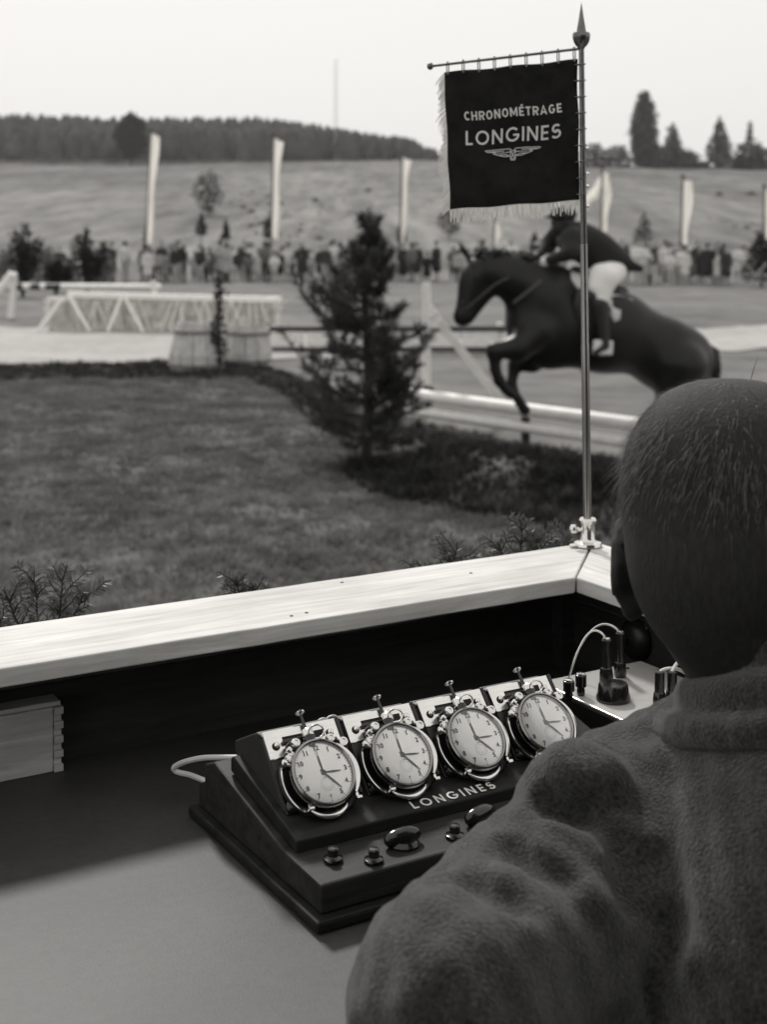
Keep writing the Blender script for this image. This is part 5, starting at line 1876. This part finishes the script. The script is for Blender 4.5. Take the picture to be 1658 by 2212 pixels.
labels = ["leftmost stopwatch with greyish dial and sharp black numerals", "second stopwatch from the left with bright white dial",
          "third stopwatch from the left, above the name on the console", "rightmost stopwatch, half hidden by the sleeve of the seated man"]
w0 = stopwatch(labels[0])
for i in range(4):
    w = w0 if i == 0 else copy_tree(w0)
    w['label'] = labels[i]
    # centre in the plate frame: y .025, z .0165
    cy, cz = .0255, .0165
    lv = .102 + cy * math.cos(TA) - cz * math.sin(TA); lz = .0600 + cy * math.sin(TA) + cz * math.cos(TA)
    w.location = B(UW[i], 1.090 + lv, ZT + lz)
    w.rotation_euler = (Matrix.Rotation(TH, 3, 'Z') @ Matrix.Rotation(TA, 3, 'X') @ Matrix.Rotation(R((0, -2.2, 1.4, -1.0)[i]), 3, 'Z')).to_euler()

# ------------------------------------------------------------------ connection box on the right with plugs and wires
cb = E("connection_box", B(1.032, 1.0, ZT), "dark box with bright metal top panel and black terminal plugs", "switch box", None, TH)
ZPn = .068
MB().box((0, 0, .001), (.165, .372, ZPn - .003)).build("box_body", MT['block'], cb, bevel=.002)
MB().box((.001, .001, ZPn - .0028), (.164, .371, ZPn)).build("top_panel", MT['panel'], cb, bevel=.0008)
def cbp(px, py, z=ZPn):
    q = UV(px, py, ZT + z); return Vector((q.x - 1.032, q.y - 1.0, z))
def plug(px, py, h1, r1, h2, r2, tip=True):
    b_ = cbp(px, py)
    pr = [(r1 * .8, 0), (r1, .002), (r1, h1 * .6), (r1 * .85, h1), (r2, h1 + .001), (r2, h1 + h2), (r2 * .8, h1 + h2 + .001), (0, h1 + h2 + .0012)]
    o = MB().lathe(pr, 16, Matrix.Translation(b_)).build("terminal_plug", MT['black'], cb, smooth=True)
    if tip:
        MB().lathe([(r2 * .8, 0), (r2 * .8, .0012), (0, .0016)], 12, Matrix.Translation(b_ + Vector((0, 0, h1 + h2 + .0012)))).build("metal_tip", MT['chrome'], o, smooth=True)
    return b_ + Vector((0, 0, h1 + h2))
plug(1230, 1512, .010, .0050, .012, .0068)
plug(1256, 1502, .010, .0050, .014, .0068)
t1 = plug(1311, 1478, .020, .0085, .034, .0058)
t2 = plug(1341, 1462, .018, .0078, .036, .0055)
t3 = plug(1426, 1530, .018, .0078, .024, .0058, False)
t4 = plug(1453, 1526, .018, .0078, .022, .0058, False)
kb = cbp(1326, 1512)
ko = MB().lathe([(.020, 0), (.0205, .004), (.0185, .010), (.0175, .018), (.016, .020), (0, .0205)], 28, Matrix.Translation(kb)).build("selector_knob", MT['black'], cb, smooth=True)
sx = cbp(1356, 1444); MB().lathe([(.003, 0), (.003, .0008), (0, .0012)], 10, Matrix.Translation(sx)).build("screw", MT['black'], cb)
sx = cbp(1508, 1527); MB().lathe([(.003, 0), (.003, .0008), (0, .0012)], 10, Matrix.Translation(sx)).build("screw", MT['black'], cb)
def wire(a, b, arch, r, name="wire", mat=MT['cable'], side=Vector((0, 0, 0))):
    pts = [a.lerp(b, t / 16) + Vector((0, 0, arch * math.sin(math.pi * t / 16) ** .8)) + side * math.sin(math.pi * t / 16) for t in range(17)]
    MB().tube(pts, r, 7).build(name, mat, cb, smooth=True)
wire(t1, t1 + Vector((-.045, .02, -.055)), .034, .0012, mat=MT['chrome_dull'])
wire(t2, t2 + Vector((-.050, .03, -.035)), .026, .0012, mat=MT['chrome_dull'])
wire(t3, cbp(1530, 1508, .055), .016, .0021)
wire(t4, cbp(1548, 1490, .06), .030, .0021)
# round bell on the right wall
bl = E("wall_bell", B(1.249, 1.437, ZT + .072), "dark round bell disc fixed on the inner right wall", "bell", None, TH)
m = Matrix.Rotation(R(-90), 4, 'Y')
MB().lathe([(.026, 0), (.028, .004), (.026, .010), (.018, .016), (.006, .019), (0, .0195)], 32, m).build("gong", MT['block'], bl, smooth=True)
MB().lathe([(.004, .019), (.004, .023), (0, .024)], 12, m).build("nut", MT['black'], bl, smooth=True)

# =================================================================== SEATED TIMEKEEPER
N_ = B(0, 0, 0)
un = Vector((CU, SU, 0)); vn = Vector((-SU, CU, 0))
man = E("person", Vector((.44, .98, FLOOR)), "seated man in dark wool jacket seen from behind, leaning over the console", "person")
mo = man.location.copy()
def mt(p): q = p - mo; return (q.x, q.y, q.z)
HC = P(1584, 1160, 1.15)                 # head centre
hf2 = Vector((math.sin(R(19)), math.cos(R(19)), 0)); hr2 = Vector((hf2.y, -hf2.x, 0))
NB = P(1722, 1480, 1.10)                 # neck base
Srad = .068
SL = P(1382, 1820, 1.15); EL = P(985, 2175, .92)
SR = NB + (NB - SL) * .62 + Vector((0, 0, -.03))
PEL = Vector((.47, .93, FLOOR + .50))
body = SDF(mt(Vector((-.14, .45, FLOOR - .02))), mt(Vector((.98, 1.62, 1.90))), .0062)
bc = lambda a, b, ra, rb_, k=.03, cut=False: body.cap(mt(a), mt(b), ra, rb_, k, cut)
tilt = Matrix.Rotation(-math.atan2(hf2.x, hf2.y), 3, 'Z') @ Matrix.Rotation(R(-16), 3, 'X')
def hd_(x, y, z):  # head local: x right, y front, z up
    return HC + tilt @ Vector((x, y, z))
def bell(c, r, k=.02, cut=False, rot=tilt): body.ell(mt(c), r, rot, k, cut)
bell(hd_(0, -.012, .030), (.079, .099, .090), .03)
for s in (-1, 1): bell(hd_(s * .026, -.025, .040), (.056, .072, .073), .03)
bell(hd_(.002, .004, -.020), (.070, .082, .080), .04)
bell(hd_(.006, .034, -.072), (.050, .060, .046), .04)
bell(hd_(0, .092, -.030), (.014, .020, .026), .02)
bell(hd_(0, .080, .012), (.052, .018, .012), .02)
bell(hd_(0, .084, -.068), (.022, .010, .006), .008)
bell(hd_(0, .078, -.108), (.024, .018, .016), .02)
for s in (-1, 1):
    bell(hd_(s * .032, .084, -.008), (.016, .012, .010), .006, True)
    bell(hd_(s * .032, .078, -.008), (.013, .012, .011), .003)
    bell(hd_(s * .050, .060, -.040), (.024, .026, .022), .02)
    # ears: flat shell, rim and lobe
    er = tilt @ Matrix.Rotation(s * R(24), 3, 'Z')
    bell(hd_(s * .083, -.012, -.030), (.0085, .021, .034), .012, rot=er)
    for k in range(9):
        b0, b1 = R(-60 + 25 * k), R(-60 + 25 * (k + 1))
        e0 = hd_(s * .0905, -.014 - .019 * math.cos(b0), -.028 + .031 * math.sin(b0)); e1 = hd_(s * .0905, -.014 - .019 * math.cos(b1), -.028 + .031 * math.sin(b1))
        bc(e0, e1, .0050, .0050, .004)
    bell(hd_(s * .094, -.010, -.026), (.006, .009, .016), .006, True, rot=er)
    bell(hd_(s * .080, -.006, -.063), (.008, .011, .014), .010, rot=er)
bc(HC + tilt @ Vector((0, -.030, -.060)), NB + Vector((0, .0, -.02)), .048, .052, .04)
bc(NB + Vector((0, 0, -.12)), PEL + vn * .02, .075, .12, .06)
bc(SL, NB + Vector((0, 0, -.06)), .05, .06, .05); bc(SR, NB + Vector((0, 0, -.06)), .05, .06, .05)
# arms
WL = Vector((.225, 1.105, ZT + .040))
ER = SR + Vector((.03, -.16, -.20)); WR = Vector((.36, 1.13, ZT + .035))
for (S_, E_, W_, sgn) in ((SL, EL, WL, 1), (SR, ER, WR, -1)):
    bc(S_, E_, .045, .040, .03); bc(E_, W_, .038, .027, .03)
    d = (W_ - E_).normalized(); d.z *= .3; d.normalize()
    sd = Vector((d.y, -d.x, 0)) * sgn
    pm_ = W_ + d * .075
    for q in (-.026, -.009, .009, .026):
        bc(W_ + sd * q * .5, pm_ + sd * q, .016, .0125, .012)
    for q, L in ((-.028, .060), (-.0095, .070), (.0095, .066), (.028, .052)):
        f0 = pm_ + sd * q; f1 = f0 + d * L * .45 + Vector((0, 0, .006)); f2 = f1 + d * L * .32 + Vector((0, 0, -.008)); f3 = f2 + d * L * .22 + Vector((0, 0, -.013))
        bc(f0, f1, .0105, .0095, .005); bc(f1, f2, .0095, .0088, .004); bc(f2, f3, .0088, .0075, .004)
    th0 = W_ + d * .02 - sd * .03; th1 = th0 + d * .035 - sd * .022; th2 = th1 + d * .032 + sd * .004 + Vector((0, 0, -.006))
    bc(W_, th0, .016, .014, .01); bc(th0, th1, .0135, .0115, .006); bc(th1, th2, .0112, .009, .004)
# legs under the table
for s in (-1, 1):
    hip = PEL + un * (.095 * s); kn = hip + vn * .40 + Vector((0, 0, -.02)); ft = kn - vn * .02 + Vector((0, 0, -(kn.z - FLOOR) + .07))
    bc(hip, kn, .078, .055, .05); bc(kn, ft, .052, .038, .03); bc(ft + Vector((0, 0, -.03)), ft + vn * .15 + Vector((0, 0, -.035)), .036, .030, .02)
body.build("body", MT['skin'], man, 2)

# jacket with folds
jk = SDF(mt(Vector((-.12, .52, FLOOR + .34))), mt(Vector((.95, 1.52, 1.78))), .0052)
jc = lambda a, b, ra, rb_, k=.05, cut=False: jk.cap(mt(a), mt(b), ra, rb_, k, cut)
trap = P(1715, 1700, 1.14)
jc(SL + Vector((.012, .0, .004)), trap, .076, .082, .07)
jc(SR, trap, .078, .082, .07)
mid = (NB + PEL) / 2
jc(NB + Vector((0, 0, -.105)) + un * .01, NB + Vector((0, 0, -.19)), .098, .125, .06)
jc(NB + Vector((0, 0, -.18)) , PEL, .125, .165, .10)
bl_ = Matrix((( un.x, vn.x, 0), (un.y, vn.y, 0), (0, 0, 1)))
jk.ell(mt(NB.lerp(PEL, .38)), (.195, .135, .18), bl_, .09)
jk.ell(mt(NB.lerp(PEL, .80)), (.190, .150, .20), bl_, .09)
jc(SL, SL.lerp(EL, .55), Srad, .059, .05); jc(SL.lerp(EL, .55), EL, .059, .061, .04)
jc(EL, EL.lerp(WL, .93), .062, .043, .04)
jc(SR, ER, .072, .060, .05); jc(ER, ER.lerp(WR, .93), .06, .043, .04)
# sleeve-head bulge and rucked folds down the sleeve
ax = (EL - SL).normalized()
jk.ell(mt(SL + Vector((-.004, -.022, .010))), (.070, .072, .066), None, .05)
toCam = (Vector((0, 0, CAM_H)) - SL).normalized()
sidev = ax.cross(toCam).normalized()
if sidev.z < 0: sidev = -sidev
jc(SL + toCam * .016 - sidev * .012, SL.lerp(EL, .42) + toCam * .006, .062, .056, .07)
for t, r, off, k in ((.46, .020, .034, .07), (.74, .014, .034, .07), (.95, .020, .036, .07)):
    c = SL.lerp(EL, t) + sidev * off
    jc(c - toCam * .05 - ax * .012, c + toCam * .045 + ax * .020 - sidev * .035, r, r * .8, k)
for t, off in ():
    c = SL.lerp(EL, t) + sidev * off
    jc(c - toCam * .06, c + toCam * .045 - sidev * .045 + ax * .03, .0055, .004, .020, cut=True)
def surf(px, py):
    """first point of the jacket along the sight line (used once to lay creases on the cloth)"""
    Y = .72
    while Y < 1.5:
        q = P(px, py, Y); l = (np.array(mt(q)) - jk.lo) / jk.h
        i = np.round(l).astype(int)
        if (i >= 0).all() and (i < jk.n).all() and jk.phi[tuple(i)] < 0: return q
        Y += .002
    return None
def crease(path, r, k=.008, ridge=0.0):
    pts = [surf(*p) for p in path]
    pts = [p for p in pts if p is not None]
    toc = [(Vector((0, 0, CAM_H)) - p).normalized() for p in pts]
    n = len(pts)
    for i in range(n - 1):
        f0 = math.sin(math.pi * (i + .35) / (n - .3)); f1 = math.sin(math.pi * (i + 1.35) / (n - .3))
        if ridge:
            jc(pts[i] - toc[i] * (r - ridge * f0), pts[i + 1] - toc[i + 1] * (r - ridge * f1), r, r, k)
        else:
            jc(pts[i] + toc[i] * r * .25, pts[i + 1] + toc[i + 1] * r * .25, r * f0, r * f1, k, cut=True)
def dense(path, n=4):
    out = []
    for a_, b_ in zip(path[:-1], path[1:]):
        out += [(a_[0] + (b_[0] - a_[0]) * j / n, a_[1] + (b_[1] - a_[1]) * j / n) for j in range(n)]
    return out + [path[-1]]
for path in ([(1222, 1716), (1235, 1710), (1245, 1716), (1278, 1712)],):
    crease(dense(path), .014, .034, .0012)
for path in ([(1160, 1744), (1190, 1742), (1235, 1762), (1285, 1752), (1310, 1725)], [(1094, 1818), (1125, 1838), (1180, 1862), (1250, 1905)], [(1000, 1880), (1030, 1892), (1085, 1922), (1130, 1968)], 
             [(1330, 1800), (1360, 1880), (1370, 1960)], [(1420, 1830), (1450, 1950), (1440, 2060), (1410, 2140)]):
    crease(dense(path), .0046, .016)
crease(dense([(1262, 1612), (1288, 1650), (1306, 1700), (1316, 1760), (1312, 1830)], 5), .0042, .006, .0022)
crease(dense([(1274, 1608), (1300, 1648), (1318, 1700), (1328, 1760), (1324, 1830)], 5), .0040, .004)
gx, gy, gz = jk.grid()
wr = .0020 * np.sin(gx * 62 + 3.1 * np.sin(gy * 25) + gz * 34) * np.sin(gy * 41 + gz * 57 + 2 * np.sin(gx * 21)) + .0020 * np.sin(gx * 120 + gz * 95) * np.sin(gy * 130 - gz * 60)
near_surface = np.abs(jk.phi) < .05
jk.phi[near_surface] += (wr[near_surface]).astype(np.float32)
jk.build("jacket", MT['wool'], man, 1)
# collar: a rolled band standing round the neck
def collar(off_z, rx, ry, th, name, drop):
    s = SDF(mt(Vector((.10, .95, 1.40))), mt(Vector((.60, 1.45, 1.86))), .005)
    c = NB + Vector((0, 0, off_z)) + un * .012
    ndir = (HC - NB).normalized()
    pts = []
    for k in range(29):
        a = R(-10 - 200 * k / 28) if False else R(180 + 0 + 270 * (k / 28) - 45 - 90)
        q = un * (rx * math.cos(a)) + vn * (ry * math.sin(a))
        # front opens towards +vn, the back stands higher
        lift = .034 * (1 - math.sin(a)) - .014
        pts.append(c + q + Vector((0, 0, lift)))
    for i in range(len(pts) - 1):
        for dz, r in ((0, th), (-drop * .5, th * 1.15), (-drop, th * 1.1)):
            out = (pts[i] - c); out.z = 0
            sh = out.normalized() * (-dz) * .74
            s.cap(mt(pts[i] + Vector((0, 0, dz)) + sh), mt(pts[i + 1] + Vector((0, 0, dz)) + sh), r, r, .012)
    s.build(name, MT['wool'], man, 1)
collar(.012, .069, .073, .0100, "collar", .054)
sc_ = SDF(mt(Vector((.14, 1.0, 1.42))), mt(Vector((.56, 1.42, 1.82))), .005)
for k in range(24):
    a0, a1 = 2 * math.pi * k / 24, 2 * math.pi * (k + 1) / 24
    f = lambda a: NB + Vector((0, 0, .012 + .026 * (1 - math.sin(a)) / 2)) + un * (.059 * math.cos(a)) + vn * (.062 * math.sin(a))
    sc_.cap(mt(f(a0)), mt(f(a1)), .006, .006, .006); sc_.cap(mt(f(a0) - Vector((0, 0, .015))), mt(f(a1) - Vector((0, 0, .015))), .006, .006, .008)
sc_.build("shirt_collar", MT['c2'], man, 1)
# trousers over the legs
tr = SDF(mt(Vector((.0, .7, FLOOR - .02))), mt(Vector((.85, 1.6, 1.45))), .011)
for s in (-1, 1):
    hip = PEL + un * (.095 * s); kn = hip + vn * .40 + Vector((0, 0, -.02)); ft = kn - vn * .02 + Vector((0, 0, -(kn.z - FLOOR) + .09))
    tr.cap(mt(hip), mt(kn), .098, .074, .05); tr.cap(mt(kn), mt(ft), .072, .062, .04)
tr.build("trousers", MT['trousers'], man, 1)
# close cropped cap of hair plus pale loose strands with the rim light in their colour
hs2 = SDF(mt(HC - Vector((.16, .16, .14))), mt(HC + Vector((.16, .16, .18))), .0045)
hs2.ell(mt(hd_(0, -.014, .031)), (.0815, .1005, .0925), tilt, .02)
for s in (-1, 1): hs2.ell(mt(hd_(s * .026, -.027, .041)), (.0585, .0745, .0755), tilt, .03)
hs2.cap(mt(hd_(0, -.036, -.055)), mt((HC + tilt @ Vector((0, -.030, -.060))).lerp(NB, .55)), .054, .054, .04)
hs2.ell(mt(hd_(0, -.030, -.025)), (.0750, .0800, .0700), tilt, .03)
hs2.ell(mt(hd_(0, .115, -.050)), (.12, .070, .095), tilt, .02, cut=True)
hs2.build("hair", MT['scalp'], man, 2)
gh = random.Random(44)
crown = Vector((.12, -.30, .95)).normalized()
def skull(nl):
    """radius of the hair surface along a local direction (same ellipsoids as the cap)"""
    best = 0
    for c, r in (((0, -.014, .031), (.0815, .1005, .0925)), ((.026, -.027, .041), (.0585, .0745, .0755)), ((-.026, -.027, .041), (.0585, .0745, .0755))):
        o = Vector((0, -.014, .031)) - Vector(c)
        a_ = sum((nl[i] / r[i]) ** 2 for i in range(3)); b_ = 2 * sum(o[i] * nl[i] / r[i] ** 2 for i in range(3)); c_ = sum((o[i] / r[i]) ** 2 for i in range(3)) - 1
        dsc = b_ * b_ - 4 * a_ * c_
        if dsc > 0: best = max(best, (-b_ + math.sqrt(dsc)) / (2 * a_))
    return best
def strands(n, name, mat, fly):
    vs = []; fs = []
    for i in range(n):
        a = gh.uniform(0, 2 * math.pi); e = math.asin(gh.uniform(-.75, 1))
        nl = Vector((math.cos(e) * math.cos(a), math.cos(e) * math.sin(a), math.sin(e)))
        if nl.y > .40 and nl.z < .55: continue
        if fly and nl.z < .55 + .3 * gh.random(): continue
        p = Vector((0, -.014, .031)) + nl * (skull(nl) + gh.uniform(-.0005, .0016))
        flow = (nl - crown * nl.dot(crown)); flow = (nl - crown); flow = (flow - nl * flow.dot(nl))
        if flow.length < 1e-3: continue
        flow.normalize()
        rise = gh.uniform(.10, .65) if fly else gh.uniform(-.02, .16)
        d = (flow + nl * rise + Vector((gh.gauss(0, .22), gh.gauss(0, .22), gh.gauss(0, .12)))).normalized()
        L = gh.uniform(.010, .024) if fly else gh.uniform(.018, .040)
        sdv = d.cross(nl).normalized() * (.00016 if fly else .00035)
        q1 = p + d * L * .5; q2 = p + d * L - nl * L * (.25 if fly else .12)
        k = len(vs)
        vs += [HC + tilt @ v for v in (p - sdv, p + sdv, q1 + sdv * .9, q1 - sdv * .9, q2)]
        fs += [(k, k + 1, k + 2, k + 3), (k + 3, k + 2, k + 4)]
    vs = [v - mo for v in vs]
    MB().add(vs, fs).build(name, mat, man, fix=False, kind='stuff')
strands(17000, "hair_strands", MT['hair_dark'], False)
strands(15000, "loose_strands", MT['hair'], True)
# stool that carries him
stl = E("stool", PEL * 1.0, "plain wooden stool under the seated man", "stool", None, TH)
stl.location = (PEL.x, PEL.y, FLOOR)
MB().box((-.17, -.15, .385), (.17, .15, .41)).build("seat", MT['floor'], stl, bevel=.006)
for x in (-.14, .14):
    for y in (-.12, .12):
        MB().box((x - .018, y - .018, 0), (x + .018, y + .018, .384)).build("leg", MT['floor'], stl, bevel=.003)

# =================================================================== THIN HAZE OVER THE WHOLE PLACE
hm = bpy.data.materials.new("air_haze")
hm.use_nodes = True
hm.node_tree.nodes.clear()
ho = hm.node_tree.nodes.new("ShaderNodeOutputMaterial")
hv = hm.node_tree.nodes.new("ShaderNodeVolumePrincipled")
hv.inputs["Color"].default_value = (.96, .955, .94, 1)
hv.inputs["Density"].default_value = .00022
hm.node_tree.links.new(hv.outputs[0], ho.inputs["Volume"])
hz_ = MB().box((-450, -80, -8), (450, 930, 62)).build("haze", hm)
tag(hz_, "thin pale summer haze over the show ground", None, None, 'stuff')
